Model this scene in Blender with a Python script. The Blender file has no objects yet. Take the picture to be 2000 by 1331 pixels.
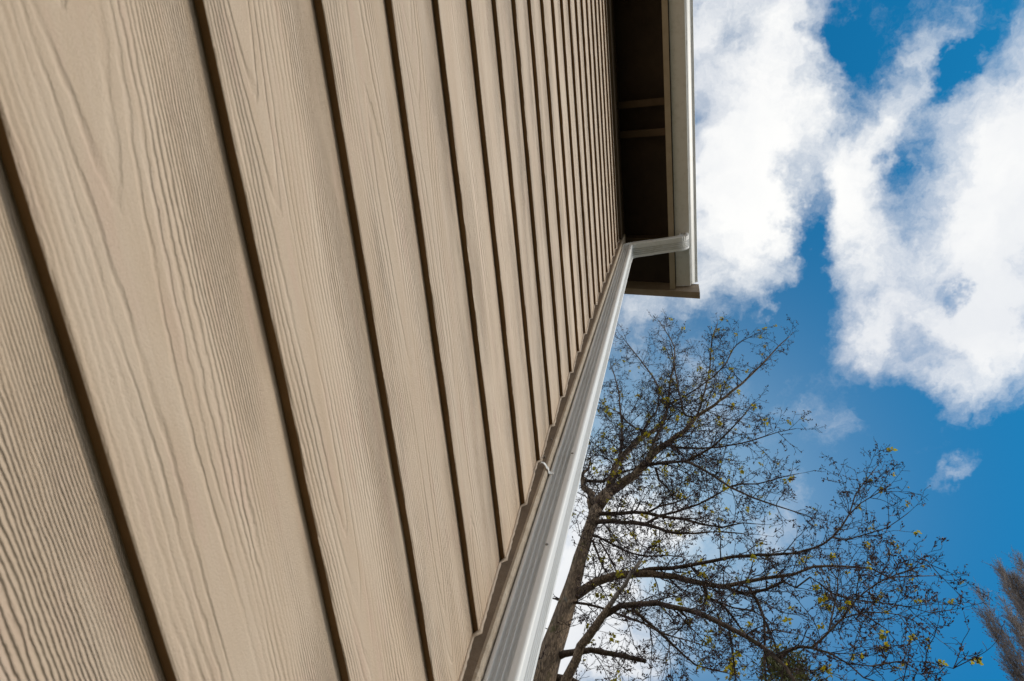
import bpy, bmesh, math, random
import numpy as np
from mathutils import Vector, Matrix

SC = bpy.context.scene
COL = SC.collection
ZC = 1.2                      # camera height above the ground

# ------------------------------------------------------------------ camera
cam_d = bpy.data.cameras.new('camera')
cam = bpy.data.objects.new('camera', cam_d)
COL.objects.link(cam)
cam.matrix_world = Matrix(((0.098081, -0.946282, -0.308109, 0.0),
                           (-0.972896, -0.026025, -0.229775, 0.0),
                           (0.209413, 0.322294, -0.923186, ZC),
                           (0, 0, 0, 1)))
cam_d.sensor_width = 36.0
cam_d.lens = 24.632
cam_d.clip_start = 0.02
cam_d.clip_end = 3000.0
cam_d.dof.use_dof = True
cam_d.dof.focus_distance = 2.2
cam_d.dof.aperture_fstop = 14.0
SC.camera = cam

# ------------------------------------------------------------------ sky
SUN_DIR = Vector((0.04, -0.80, 0.66)).normalized()     # towards the veiled sun
SUN_EL = math.asin(SUN_DIR.z)
SUN_ROT = math.atan2(SUN_DIR.x, SUN_DIR.y)
SKY_STRENGTH = 0.1
CLOUDS = [
    (0.016,-0.084, 1.82,-10.16, 4.72,1.30, 0.90),
    (0.168,-0.070, 0.04,-11.45, 8.91,0.58, 0.75),
    (0.055,-0.159, 7.90,-11.28, 7.73,6.15, 0.55),
    (0.200,-0.137, 7.63,-14.17, 11.31,7.58, 0.45),
    (-0.074,-0.046, 0.16,-13.29, 15.14,1.79, 0.60),
    (-0.063,-0.144, -9.81,-17.20, 20.79,-9.46, 0.45),
    (0.005,-0.276, 18.26,-30.42, 8.70,6.48, 0.55),
    (0.095,-0.255, 18.32,-28.75, 10.35,8.23, 0.60),
    (0.178,-0.217, 7.46,-18.72, 11.37,6.34, 0.65),
    (0.010,-0.206, -2.11,-49.48, 16.47,1.70, -0.35),
    (0.111,-0.217, 11.46,-37.26, 24.54,11.24, 0.30),
    (-0.050,-0.349, 25.57,-32.11, 24.80,22.68, 0.25),
    (0.127,-0.416, 1.51,-11.36, 4.47,1.64, 1.00),
    (0.235,-0.376, 3.22,-9.99, 5.42,3.03, 0.85),
    (0.331,-0.317, 5.32,-12.31, 10.35,6.93, 0.50),
    (0.270,-0.243, 3.80,-19.94, 8.56,2.91, 0.70),
    (0.358,-0.254, -1.61,-30.55, 18.90,0.47, 0.45),
    (0.421,-0.349, 5.14,-16.61, 17.60,9.63, 0.60),
    (0.370,-0.425, -1.56,-15.02, 12.46,0.29, 0.60),
    (-0.070,-0.083, -0.03,-27.05, 27.98,3.30, -0.35),
    (-0.037,-0.077, 0.03,-26.66, 27.31,3.02, -0.45),
    (-0.043,-0.210, 13.89,-15.86, 18.15,16.74, -0.55),
    (-0.068,-0.197, -1.16,-28.71, 43.40,5.23, -0.30),
    (-0.007,-0.164, -1.04,-36.78, 47.01,4.98, -0.12),
    (-0.023,-0.335, 34.09,-46.96, 11.39,9.86, -0.60),
    (0.004,-0.318, 26.09,-52.06, 25.91,17.56, -0.30),
    (0.059,-0.238, 20.76,-39.45, 41.01,27.69, -0.40),
    (0.007,-0.293, -5.78,-80.15, 52.95,5.61, -0.30),
    (0.111,-0.289, 28.00,-73.99, 32.76,18.50, -0.35),
    (0.181,-0.166, 6.19,-35.71, 11.89,3.45, -0.70),
    (0.289,-0.179, -0.65,-21.55, 10.44,0.42, -0.50),
    (0.296,-0.348, 14.01,-32.99, 32.23,21.64, -0.90),
    (0.417,-0.293, -1.38,-21.81, 21.46,0.25, -0.60),
    (0.376,-0.345, 6.78,-29.61, 43.36,18.99, -0.40),
    (0.288,-0.257, -3.56,-65.24, 53.26,2.18, -0.35),
    (0.349,-0.302, 8.04,-32.46, 37.21,16.32, -0.45),
    (0.237,-0.352, -4.76,-55.68, 56.49,3.05, -0.25),
    (0.197,-0.301, 29.26,-62.90, 26.94,18.13, -0.25),
    (0.203,-0.184, 7.31,-44.22, 11.80,3.39, -0.35),
    (0.048,-0.223, 28.33,-52.80, 23.92,16.15, -0.20),
    (0.290,-0.006, 0.19,-8.19, 21.68,0.84, 0.42),
    (0.319,0.061, 0.73,-16.74, 20.97,0.67, 0.30),
    (0.692,0.127, 0.56,-9.81, 7.74,-0.36, 1.20),
    (0.659,0.027, 0.41,-13.74, 17.41,-0.71, 0.75),
    (0.930,0.187, 0.38,-5.43, 8.02,-0.77, 1.50),
    (0.943,0.088, 0.70,-16.05, 14.85,-1.49, 0.40),
    (0.788,0.195, 0.92,-12.45, 7.89,-0.52, 0.60),
    (0.661,-0.138, 6.97,-25.17, 11.32,4.55, 0.80),
    (0.761,-0.223, -1.14,-29.61, 17.26,-1.14, 0.40),
    (0.702,-0.068, 0.05,-15.88, 20.77,-1.06, 0.20),
    (0.767,-0.276, -1.19,-22.65, 20.85,-1.42, 0.20),
    (0.561,-0.363, -16.01,-22.49, 39.47,-43.02, 0.50),
    (0.579,-0.341, -4.39,-59.24, 58.93,-1.51, 0.20),
    (0.460,-0.198, 5.33,-19.34, 25.99,11.00, 0.42),
    (0.501,-0.231, 12.18,-27.89, 26.89,17.86, 0.50),
    (0.419,-0.155, 6.60,-22.34, 29.52,12.56, 0.25),
    (0.536,-0.391, -4.57,-51.19, 61.15,-0.97, 0.15),
    (0.917,-0.418, -2.01,-22.99, 39.35,-4.18, 0.40),
    (0.851,-0.325, -0.12,-1.93, 3.86,-0.34, -0.30),
    (0.573,-0.407, -0.65,-6.95, 8.00,-0.20, -0.30),
    (0.503,0.077, 0.18,-3.83, 3.76,-0.03, 0.10),
]
VEIL = (0.672, 0.126, -11.0, 0.62)


class NT:
    """small helper to write node trees"""
    def __init__(self, tree):
        self.t = tree
    def n(self, kind, **kw):
        nd = self.t.nodes.new(kind)
        for k, v in kw.items():
            setattr(nd, k, v)
        return nd
    def link(self, a, b):
        self.t.links.new(a, b)
    def put(self, sock, v):
        if hasattr(v, 'is_output'):
            self.t.links.new(v, sock)
        else:
            sock.default_value = v
    def math(self, op, a, b=None, c=None, clamp=False):
        nd = self.n('ShaderNodeMath', operation=op, use_clamp=clamp)
        for i, v in enumerate((a, b, c)):
            if v is not None:
                self.put(nd.inputs[i], v)
        return nd.outputs[0]
    def vmath(self, op, a, b=None, out=0):
        nd = self.n('ShaderNodeVectorMath', operation=op)
        for i, v in enumerate((a, b)):
            if v is not None:
                self.put(nd.inputs[i], v)
        return nd.outputs[out]
    def comb(self, x, y, z):
        nd = self.n('ShaderNodeCombineXYZ')
        for i, v in enumerate((x, y, z)):
            self.put(nd.inputs[i], v)
        return nd.outputs[0]
    def sep(self, v):
        nd = self.n('ShaderNodeSeparateXYZ')
        self.put(nd.inputs[0], v)
        return nd.outputs
    def noise(self, vec, scale=1.0, detail=2.0, rough=0.5, dist=0.0, out=0):
        nd = self.n('ShaderNodeTexNoise')
        self.put(nd.inputs['Vector'], vec)
        nd.inputs['Scale'].default_value = scale
        nd.inputs['Detail'].default_value = detail
        nd.inputs['Roughness'].default_value = rough
        nd.inputs['Distortion'].default_value = dist
        return nd.outputs[out]
    def rng(self, v, a, b, c=0.0, d=1.0, kind='SMOOTHSTEP'):
        nd = self.n('ShaderNodeMapRange', interpolation_type=kind)
        for i, x in enumerate((v, a, b, c, d)):
            self.put(nd.inputs[i], x)
        return nd.outputs[0]
    def mix(self, f, a, b, blend='MIX'):
        nd = self.n('ShaderNodeMix', data_type='RGBA', blend_type=blend)
        self.put(nd.inputs[0], f)
        self.put(nd.inputs[6], a)
        self.put(nd.inputs[7], b)
        return nd.outputs[2]
    def bump(self, h, dist, strength=1.0, normal=None):
        nd = self.n('ShaderNodeBump')
        nd.inputs['Strength'].default_value = strength
        nd.inputs['Distance'].default_value = dist
        self.put(nd.inputs['Height'], h)
        if normal is not None:
            self.link(normal, nd.inputs['Normal'])
        return nd.outputs[0]

def rgb(r, g, b):
    return (r, g, b, 1.0)

world = bpy.data.worlds.new('World')
SC.world = world
world.use_nodes = True
wt = world.node_tree
wt.nodes.clear()
W = NT(wt)
sky = W.n('ShaderNodeTexSky', sky_type='NISHITA')
sky.sun_disc = False
sky.sun_elevation = SUN_EL
sky.sun_rotation = SUN_ROT
sky.altitude = 100.0
sky.air_density = 1.0
sky.dust_density = 0.4
sky.ozone_density = 3.0
tc = W.n('ShaderNodeTexCoord')
sx, sy, sz = W.sep(W.vmath('NORMALIZE', tc.outputs['Generated']))
blue = W.mix(1.0, sky.outputs[0], rgb(0.045, 0.66, 0.84), 'MULTIPLY')
blue = W.mix(W.rng(sz, 0.05, 0.55, 1.0, 0.0), blue, rgb(4.3, 4.2, 4.0))      # pale haze low down
zz = W.math('MAXIMUM', sz, 0.10)
uv = W.comb(W.math('DIVIDE', sx, zz), W.math('DIVIDE', sy, zz), 0.0)
# ragged, wind-torn edges: bend the coordinates with two scales of noise
w1 = W.noise(uv, 5.0, 6.0, 0.62, 0.0, 1)
w2 = W.noise(W.vmath('ADD', uv, (3.1, 7.7, 0.0)), 22.0, 4.0, 0.6, 0.0, 1)
warp = W.vmath('ADD', W.vmath('SCALE', W.vmath('SUBTRACT', w1, (0.5, 0.5, 0.5))), W.vmath('SCALE', W.vmath('SUBTRACT', w2, (0.5, 0.5, 0.5))))
for l in list(wt.links):
    if l.to_socket.node.type == 'VECT_MATH' and l.to_socket.node.operation == 'SCALE':
        pass
sc_nodes = [n for n in wt.nodes if n.type == 'VECT_MATH' and n.operation == 'SCALE']
sc_nodes[0].inputs['Scale'].default_value = 0.17
sc_nodes[1].inputs['Scale'].default_value = 0.06
uvw = W.vmath('ADD', uv, warp)
field = None
for (cu, cv, a, b, c, d, wgt) in CLOUDS:
    dx, dy, _ = W.sep(W.vmath('SUBTRACT', uvw, (cu, cv, 0.0)))
    p = W.math('MULTIPLY_ADD', dx, a, W.math('MULTIPLY', dy, b))
    q = W.math('MULTIPLY_ADD', dx, c, W.math('MULTIPLY', dy, d))
    r2 = W.math('MULTIPLY_ADD', p, p, W.math('MULTIPLY', q, q))
    e = W.math('EXPONENT', W.math('MULTIPLY', r2, -1.0))
    field = W.math('MULTIPLY', e, wgt) if field is None else W.math('MULTIPLY_ADD', e, wgt, field)
# broken cloud carries on out of view, cover raised to whiten the wall's light
su, sv, _ = W.sep(W.vmath('SUBTRACT', uv, (0.42, -0.12, 0.0)))
far = W.rng(W.math('SQRT', W.math('ADD', W.math('MULTIPLY', su, su), W.math('MULTIPLY', sv, sv))), 0.62, 0.95)
big = W.rng(W.noise(uvw, 1.6, 3.0, 0.5), 0.30, 0.50, 0.0, 1.05)
field = W.math('MULTIPLY_ADD', far, big, field)
fine = W.noise(W.vmath('ADD', uvw, (1.7, 0.3, 0.0)), 9.0, 9.0, 0.66)
mid = W.noise(W.vmath('ADD', uvw, (9.1, 4.4, 0.0)), 4.2, 5.0, 0.55)
field = W.math('MULTIPLY', field, 0.80)
dens = W.math('MULTIPLY_ADD', W.math('SUBTRACT', fine, 0.5), 1.35, field)
dens = W.math('MULTIPLY_ADD', W.math('SUBTRACT', mid, 0.5), 1.1, dens)
mask = W.rng(dens, 0.05, 1.10)
mask = W.math('MULTIPLY', W.math('POWER', mask, 0.9), 0.97)
thick = W.rng(W.noise(W.vmath('ADD', uvw, (5.2, 1.3, 0.0)), 3.2, 5.0, 0.55), 0.35, 0.70)
core = W.rng(dens, 0.55, 1.15)
ccol = W.mix(W.math('MULTIPLY', thick, W.math('SUBTRACT', 1.0, W.math('MULTIPLY', core, 0.55))), rgb(6.45, 6.42, 6.3), rgb(3.9, 4.2, 4.75))
# a thin even veil of cirrus over the north-east
vx, vy, _ = W.sep(W.vmath('SUBTRACT', uv, (VEIL[0], VEIL[1], 0.0)))
vr = W.math('ADD', W.math('MULTIPLY', vx, vx), W.math('MULTIPLY', vy, vy))
veil = W.math('MULTIPLY', W.math('EXPONENT', W.math('MULTIPLY', vr, VEIL[2])), VEIL[3])
blue = W.mix(veil, blue, rgb(3.9, 5.3, 6.2))
skycol = W.mix(mask, blue, ccol)
bg = W.n('ShaderNodeBackground')
W.link(skycol, bg.inputs['Color'])
bg.inputs['Strength'].default_value = SKY_STRENGTH
wo = W.n('ShaderNodeOutputWorld')
W.link(bg.outputs[0], wo.inputs[0])

# ------------------------------------------------------------------ sun (behind thin cloud, so soft)
sun_d = bpy.data.lights.new('sun', 'SUN')
sun_d.energy = 1.5
sun_d.angle = math.radians(16.0)
sun_d.color = (1.0, 0.92, 0.80)
sun = bpy.data.objects.new('sun', sun_d)
sun.rotation_euler = (-SUN_DIR).to_track_quat('-Z', 'Y').to_euler()
sun.location = (0, -20, 30)
COL.objects.link(sun)

SC.view_settings.view_transform = 'Standard'
SC.view_settings.look = 'None'
SC.view_settings.exposure = 0.68
SC.view_settings.gamma = 1.0
SC.view_settings.use_curve_mapping = False
SC.render.engine = 'CYCLES'
SC.cycles.use_denoising = True
SC.cycles.max_bounces = 8
SC.cycles.diffuse_bounces = 5

# ------------------------------------------------------------------ materials
def new_mat(name):
    m = bpy.data.materials.new(name)
    m.use_nodes = True
    t = NT(m.node_tree)
    b = m.node_tree.nodes['Principled BSDF']
    return m, t, b

def siding_mat():
    m, t, b = new_mat('painted cedar grain siding')
    tc = t.n('ShaderNodeTexCoord')
    oi = t.n('ShaderNodeObjectInfo')
    x, y, z = t.sep(tc.outputs['Object'])
    r = oi.outputs['Random']
    px = t.math('MULTIPLY_ADD', r, 57.0, x)
    pz = t.math('MULTIPLY_ADD', r, 13.0, z)
    p = t.comb(px, y, pz)
    # flat-sawn figure: growth rings cut by the face of the board, wide in the middle of the
    # figure (zc) and crowding towards the edges, drawn out into long tongues along the board
    drift = t.noise(t.comb(px, pz, 0.0), 1.1, 1.0, 0.4)
    zc = t.math('ADD', t.math('MULTIPLY_ADD', oi.outputs['Object Index'], 0.001, -0.1), t.math('MULTIPLY_ADD', drift, 0.07, -0.035))
    dz = t.math('SUBTRACT', z, zc)
    low = t.noise(t.vmath('MULTIPLY', p, (1.3, 1.0, 8.0)), 1.0, 1.0, 0.45)
    low2 = t.noise(t.vmath('MULTIPLY', p, (7.0, 1.0, 36.0)), 1.0, 2.0, 0.5)
    wig = t.noise(t.vmath('MULTIPLY', p, (34.0, 1.0, 100.0)), 1.0, 3.0, 0.65)
    ph = t.math('MULTIPLY', t.math('MULTIPLY', dz, dz), 1800.0)
    ph = t.math('MULTIPLY_ADD', px, 4.0, ph)
    edge = t.rng(t.math('ABSOLUTE', dz), 0.0, 0.055, 0.25, 1.0)
    ph = t.math('MULTIPLY_ADD', low, 14.0, ph)
    ph = t.math('MULTIPLY_ADD', low2, t.math('MULTIPLY', edge, 2.0), ph)
    ph = t.math('MULTIPLY_ADD', wig, t.math('MULTIPLY', edge, 1.25), ph)
    fr = t.math('FRACT', ph)
    grad = t.math('MULTIPLY_ADD', t.math('ABSOLUTE', dz), 3600.0, 85.0)
    dist = t.math('DIVIDE', t.math('SUBTRACT', fr, 0.5), grad)      # metres across the groove
    wall1 = t.rng(dist, -0.0022, -0.0001)
    wall2 = t.rng(dist, 0.0001, 0.0011, 1.0, 0.0)
    groove = t.math('MULTIPLY', wall1, wall2)
    amp = t.noise(t.vmath('MULTIPLY', p, (3.5, 1.0, 18.0)), 1.0, 3.0, 0.55)
    gm = t.math('MULTIPLY', groove, t.rng(amp, 0.34, 0.64, 0.12, 1.0))
    ridge = t.math('SUBTRACT', 1.0, gm)
    grit = t.noise(t.vmath('MULTIPLY', p, (420.0, 1.0, 900.0)), 1.0, 3.0, 0.75)
    h = t.math('MULTIPLY_ADD', grit, 0.60, ridge)
    b1 = t.bump(h, 0.0022, 1.0)
    # colour: weathered tan paint, faint pinkish and greyish drift along the grain
    tone = t.noise(t.vmath('MULTIPLY', p, (3.0, 1.0, 26.0)), 1.0, 4.0, 0.6)
    c = t.mix(t.rng(tone, 0.3, 0.7), rgb(0.545, 0.410, 0.287), rgb(0.605, 0.478, 0.356))
    tone2 = t.noise(t.vmath('MULTIPLY', p, (9.0, 1.0, 55.0)), 1.0, 2.0, 0.5)
    c = t.mix(t.math('MULTIPLY', t.rng(tone2, 0.5, 0.75), 0.45), c, rgb(0.57, 0.400, 0.300))
    streak = t.noise(t.vmath('MULTIPLY', p, (5.0, 1.0, 260.0)), 1.0, 3.0, 0.6)
    c = t.mix(t.math('MULTIPLY', t.rng(streak, 0.42, 0.70), 0.16), c, rgb(0.40, 0.285, 0.190))
    spots = t.noise(t.vmath('MULTIPLY', p, (60.0, 1.0, 95.0)), 1.0, 1.0, 0.5)
    c = t.mix(t.math('MULTIPLY', t.rng(spots, 0.83, 0.86), 0.5), c, rgb(0.16, 0.12, 0.08))
    # shade painted into the bottom of the grain grooves
    c = t.mix(t.math('MULTIPLY', t.math('POWER', gm, 2.0), 0.10), c, rgb(0.30, 0.21, 0.14))
    hv = t.n('ShaderNodeHueSaturation')
    t.link(t.rng(r, 0.0, 1.0, 0.94, 1.05, 'LINEAR'), hv.inputs['Value'])
    t.link(c, hv.inputs['Color'])
    c = hv.outputs[0]
    t.link(c, b.inputs['Base Color'])
    b.inputs['Roughness'].default_value = 0.62
    b.inputs['Specular IOR Level'].default_value = 0.35
    t.link(b1, b.inputs['Normal'])
    return m

def paint_mat(name, col, col2, scale, bump, rough=0.6):
    m, t, b = new_mat(name)
    tc = t.n('ShaderNodeTexCoord')
    p = tc.outputs['Object']
    n1 = t.noise(p, scale * 0.08, 4.0, 0.6)
    c = t.mix(t.rng(n1, 0.3, 0.7), rgb(*col), rgb(*col2))
    t.link(c, b.inputs['Base Color'])
    b.inputs['Roughness'].default_value = rough
    n2 = t.noise(p, scale, 4.0, 0.65)
    t.link(t.bump(n2, bump), b.inputs['Normal'])
    return m

def metal_mat():
    m, t, b = new_mat('white enamelled aluminium')
    tc = t.n('ShaderNodeTexCoord')
    p = tc.outputs['Object']
    n1 = t.noise(t.vmath('MULTIPLY', p, (30.0, 30.0, 4.0)), 1.0, 4.0, 0.6)
    c = t.mix(t.rng(n1, 0.45, 0.8), rgb(0.80, 0.80, 0.79), rgb(0.70, 0.695, 0.67))
    n3 = t.noise(t.vmath('MULTIPLY', p, (140.0, 140.0, 60.0)), 1.0, 2.0, 0.5)
    c = t.mix(t.math('MULTIPLY', t.rng(n3, 0.72, 0.80), 0.5), c, rgb(0.40, 0.36, 0.30))
    t.link(c, b.inputs['Base Color'])
    b.inputs['Roughness'].default_value = 0.46
    b.inputs['Specular IOR Level'].default_value = 0.30
    n2 = t.noise(p, 60.0, 3.0, 0.6)
    t.link(t.bump(n2, 0.00012), b.inputs['Normal'])
    return m

def bark_mat(name, c1, c2, moss, sc, bump):
    m, t, b = new_mat(name)
    g = t.n('ShaderNodeTexCoord')
    p = g.outputs['Object']
    q = t.vmath('MULTIPLY', p, (sc, sc, sc * 0.16))
    n = t.noise(q, 1.0, 6.0, 0.65, 0.5)
    v = t.n('ShaderNodeTexVoronoi', feature='DISTANCE_TO_EDGE')
    t.link(t.vmath('ADD', q, t.vmath('MULTIPLY', t.noise(q, 1.5, 3.0, 0.6, 0.0, 1), (0.7, 0.7, 0.7))), v.inputs['Vector'])
    v.inputs['Scale'].default_value = 1.0
    crack = t.math('MULTIPLY', t.rng(v.outputs['Distance'], 0.0, 0.30), t.rng(t.noise(q, 0.6, 3.0, 0.6), 0.3, 0.7))
    h = t.math('MULTIPLY_ADD', n, 1.0, t.math('MULTIPLY', crack, 0.5))
    c = t.mix(t.rng(t.math('MULTIPLY_ADD', crack, 0.35, n), 0.35, 0.85), rgb(*c1), rgb(*c2))
    ms = t.rng(t.noise(p, 2.6, 5.0, 0.65), 0.55, 0.66, 0.0, moss)
    c = t.mix(ms, c, rgb(0.085, 0.080, 0.018))
    lich = t.rng(t.noise(t.vmath('ADD', p, (4.0, 1.0, 2.0)), 6.0, 4.0, 0.6), 0.62, 0.70, 0.0, 0.5)
    c = t.mix(lich, c, rgb(0.26, 0.25, 0.20))
    t.link(c, b.inputs['Base Color'])
    b.inputs['Roughness'].default_value = 0.9
    t.link(t.bump(h, bump), b.inputs['Normal'])
    return m

def leaf_mat(name, c1, c2, trans=0.5):
    m, t, b = new_mat(name)
    tc = t.n('ShaderNodeTexCoord')
    n = t.noise(tc.outputs['Object'], 14.0, 2.0, 0.6)
    c = t.mix(t.rng(n, 0.35, 0.65), rgb(*c1), rgb(*c2))
    t.link(c, b.inputs['Base Color'])
    b.inputs['Roughness'].default_value = 0.55
    tr = t.n('ShaderNodeBsdfTranslucent')
    t.link(c, tr.inputs['Color'])
    mx = t.n('ShaderNodeMixShader')
    mx.inputs[0].default_value = trans
    t.link(b.outputs[0], mx.inputs[1])
    t.link(tr.outputs[0], mx.inputs[2])
    t.link(mx.outputs[0], m.node_tree.nodes['Material Output'].inputs[0])
    return m

M_SIDING = siding_mat()
M_TRIM = paint_mat('rough sawn trim paint', (0.40, 0.32, 0.235), (0.48, 0.40, 0.31), 420.0, 0.0016, 0.75)
M_BROWN = paint_mat('tan eave paint', (0.30, 0.225, 0.150), (0.36, 0.28, 0.20), 160.0, 0.0008, 0.7)
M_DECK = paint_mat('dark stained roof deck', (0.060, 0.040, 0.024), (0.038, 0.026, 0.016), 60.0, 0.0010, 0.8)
M_FASCIA = paint_mat('tan fascia paint', (0.40, 0.33, 0.24), (0.46, 0.385, 0.29), 160.0, 0.0006, 0.7)
M_BUTT = paint_mat('shade-toned butt edge', (0.215, 0.120, 0.045), (0.160, 0.088, 0.032), 200.0, 0.0006, 0.85)  # lap undersides coloured dark to stand in for the shade beneath each lap
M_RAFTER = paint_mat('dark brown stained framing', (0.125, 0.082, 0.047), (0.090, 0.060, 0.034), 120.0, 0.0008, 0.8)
M_SIDE = paint_mat('darker brown trim side', (0.16, 0.112, 0.073), (0.21, 0.155, 0.105), 300.0, 0.0010, 0.75)  # side face of the corner board, a darker brown than its front
M_CAULK = paint_mat('painted caulk', (0.52, 0.40, 0.29), (0.58, 0.46, 0.35), 260.0, 0.0008, 0.6)
M_FELT = paint_mat('wall sheathing', (0.10, 0.09, 0.08), (0.13, 0.12, 0.10), 50.0, 0.0005, 0.9)
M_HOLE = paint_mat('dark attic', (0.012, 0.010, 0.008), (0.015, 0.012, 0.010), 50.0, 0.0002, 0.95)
M_METAL = metal_mat()
M_STEEL = paint_mat('screw steel', (0.20, 0.19, 0.18), (0.28, 0.26, 0.24), 200.0, 0.0003, 0.4)
M_SHINGLE = paint_mat('asphalt shingle', (0.05, 0.048, 0.046), (0.09, 0.085, 0.08), 220.0, 0.003, 0.95)
M_CONCRETE = paint_mat('foundation concrete', (0.28, 0.27, 0.25), (0.36, 0.35, 0.33), 40.0, 0.002, 0.9)
M_GROUND = paint_mat('dry spring lawn', (0.040, 0.045, 0.020), (0.070, 0.062, 0.035), 9.0, 0.03, 0.95)
M_BARK = bark_mat('maple bark', (0.095, 0.064, 0.042), (0.40, 0.285, 0.185), 0.95, 40.0, 0.018)
M_LIMB = bark_mat('limb bark', (0.050, 0.033, 0.023), (0.170, 0.112, 0.074), 0.35, 40.0, 0.008)
M_DEAD = bark_mat('bare grey deadwood', (0.16, 0.13, 0.11), (0.36, 0.31, 0.265), 0.0, 40.0, 0.004)
M_TWIG = paint_mat('twig bark', (0.036, 0.023, 0.019), (0.058, 0.036, 0.027), 30.0, 0.0005, 0.8)
M_BUD = paint_mat('dark maple keys', (0.060, 0.026, 0.028), (0.090, 0.042, 0.036), 30.0, 0.0005, 0.7)
M_LEAF = leaf_mat('young yellow green leaves', (0.60, 0.47, 0.020), (0.42, 0.38, 0.035), 0.5)
M_POPLAR = paint_mat('poplar twigs', (0.20, 0.165, 0.150), (0.27, 0.22, 0.195), 30.0, 0.0005, 0.8)
M_CATKIN = paint_mat('poplar buds', (0.19, 0.120, 0.085), (0.13, 0.095, 0.085), 30.0, 0.0005, 0.8)
M_EVER = leaf_mat('olive evergreen foliage', (0.150, 0.145, 0.035), (0.095, 0.100, 0.026), 0.3)

# ------------------------------------------------------------------ helpers
def link_mesh(name, verts, faces, mat, parent=None, loc=None, smooth=False, mats=None, fmat=None):
    me = bpy.data.meshes.new(name)
    me.from_pydata([tuple(v) for v in verts], [], [tuple(f) for f in faces])
    me.validate()
    me.update()
    for mm in (mats or [mat]):
        me.materials.append(mm)
    if fmat is not None:
        me.polygons.foreach_set('material_index', fmat)
    if smooth:
        me.polygons.foreach_set('use_smooth', [True] * len(me.polygons))
    o = bpy.data.objects.new(name, me)
    COL.objects.link(o)
    if parent is not None:
        o.parent = parent
    if loc is not None:
        o.location = loc
    return o

def fix_normals(o):
    bm = bmesh.new()
    bm.from_mesh(o.data)
    bmesh.ops.recalc_face_normals(bm, faces=bm.faces)
    bm.to_mesh(o.data)
    bm.free()
    return o

def box(name, x0, x1, y0, y1, z0, z1, mat, parent=None, bevel=0.0):
    bm = bmesh.new()
    bmesh.ops.create_cube(bm, size=1.0)
    for v in bm.verts:
        v.co = Vector(((x0 + x1) / 2 + v.co.x * (x1 - x0), (y0 + y1) / 2 + v.co.y * (y1 - y0), (z0 + z1) / 2 + v.co.z * (z1 - z0)))
    if bevel:
        bmesh.ops.bevel(bm, geom=bm.edges[:], offset=bevel, segments=2, affect='EDGES')
    me = bpy.data.meshes.new(name)
    bm.to_mesh(me)
    bm.free()
    me.materials.append(mat)
    o = bpy.data.objects.new(name, me)
    COL.objects.link(o)
    o.parent = parent
    return o

def extrude_x(name, prof, x0, x1, mat, parent=None, smooth=False, close=True):
    """profile of (y, z) points run from x0 to x1"""
    n = len(prof)
    v = [(x0, y, z) for y, z in prof] + [(x1, y, z) for y, z in prof]
    f = [(i, (i + 1) % n, n + (i + 1) % n, n + i) for i in range(n)]
    if close:
        f += [tuple(range(n))[::-1], tuple(range(n, 2 * n))]
    return fix_normals(link_mesh(name, v, f, mat, parent, smooth=smooth))

def tube(pts, rad, sides=8, cap=True):
    """verts, faces of a tapered tube through 3-D points"""
    P = [Vector(p) for p in pts]
    V, F = [], []
    ref = Vector((0.31, 0.87, 0.38))
    for i, p in enumerate(P):
        t = (P[min(i + 1, len(P) - 1)] - P[max(i - 1, 0)]).normalized()
        a = t.cross(ref)
        if a.length < 1e-3:
            a = t.cross(Vector((1, 0, 0)))
        a.normalize()
        b = t.cross(a)
        for k in range(sides):
            th = 2 * math.pi * k / sides
            V.append(p + (a * math.cos(th) + b * math.sin(th)) * rad[i])
    for i in range(len(P) - 1):
        for k in range(sides):
            k2 = (k + 1) % sides
            F.append((i * sides + k, i * sides + k2, (i + 1) * sides + k2, (i + 1) * sides + k))
    if cap:
        F.append(tuple(range(sides))[::-1])
        F.append(tuple((len(P) - 1) * sides + k for k in range(sides)))
    return V, F

def empty(name, loc=(0, 0, 0)):
    o = bpy.data.objects.new(name, None)
    o.empty_display_size = 0.3
    o.location = loc
    COL.objects.link(o)
    return o

def tag(o, label=None, cat=None, group=None, kind=None):
    if label: o['label'] = label
    if cat: o['category'] = cat
    if group: o['group'] = group
    if kind: o['kind'] = kind
    return o

rnd = random.Random(11)

# ------------------------------------------------------------------ ground
def build_ground():
    R_ = 900.0
    V, F = [], []
    rings = [0.0, 4, 10, 25, 60, 150, 400, R_]
    N = 40
    V.append((0, 0, 0))
    for r in rings[1:]:
        for k in range(N):
            a = 2 * math.pi * k / N
            V.append((r * math.cos(a), r * math.sin(a), 0.0 if r < 20 else rnd.uniform(-0.15, 0.05)))
    for k in range(N):
        F.append((0, 1 + k, 1 + (k + 1) % N))
    for j in range(len(rings) - 2):
        for k in range(N):
            a, b_ = 1 + j * N + k, 1 + j * N + (k + 1) % N
            F.append((a, a + N, b_ + N, b_))
    o = link_mesh('ground', V, F, M_GROUND)
    tag(o, kind='structure')
build_ground()

# ------------------------------------------------------------------ house
YW = 0.30                     # front of the laps
COURSE = 0.17785
Z0 = 0.28259 + ZC             # butt of the course level with the lens's left edge
XC = 0.733                    # where the laps stop against the corner trim
XL = -6.4                     # far end of the house
GX = 0.842                    # face of the gable wall
PITCH = 0.394
DECK0 = 4.20 + ZC             # underside of the roof deck at y = 0
YR = 3.9                      # ridge
house = tag(empty('house', (-2.8, 3.9, 0.0)), 'tan clapboard house corner with open eave, white gutter and white downspout', 'house')
def hp(o):
    """parent to the house, keeping the world coordinates in the mesh"""
    o.parent = house
    o.matrix_parent_inverse = Matrix.Translation((2.8, -3.9, 0.0))
    return o

wall = hp(box('wall', XL, 0.80, 0.3205, 0.46, 0.25, 4.33 + ZC, M_FELT))

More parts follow.
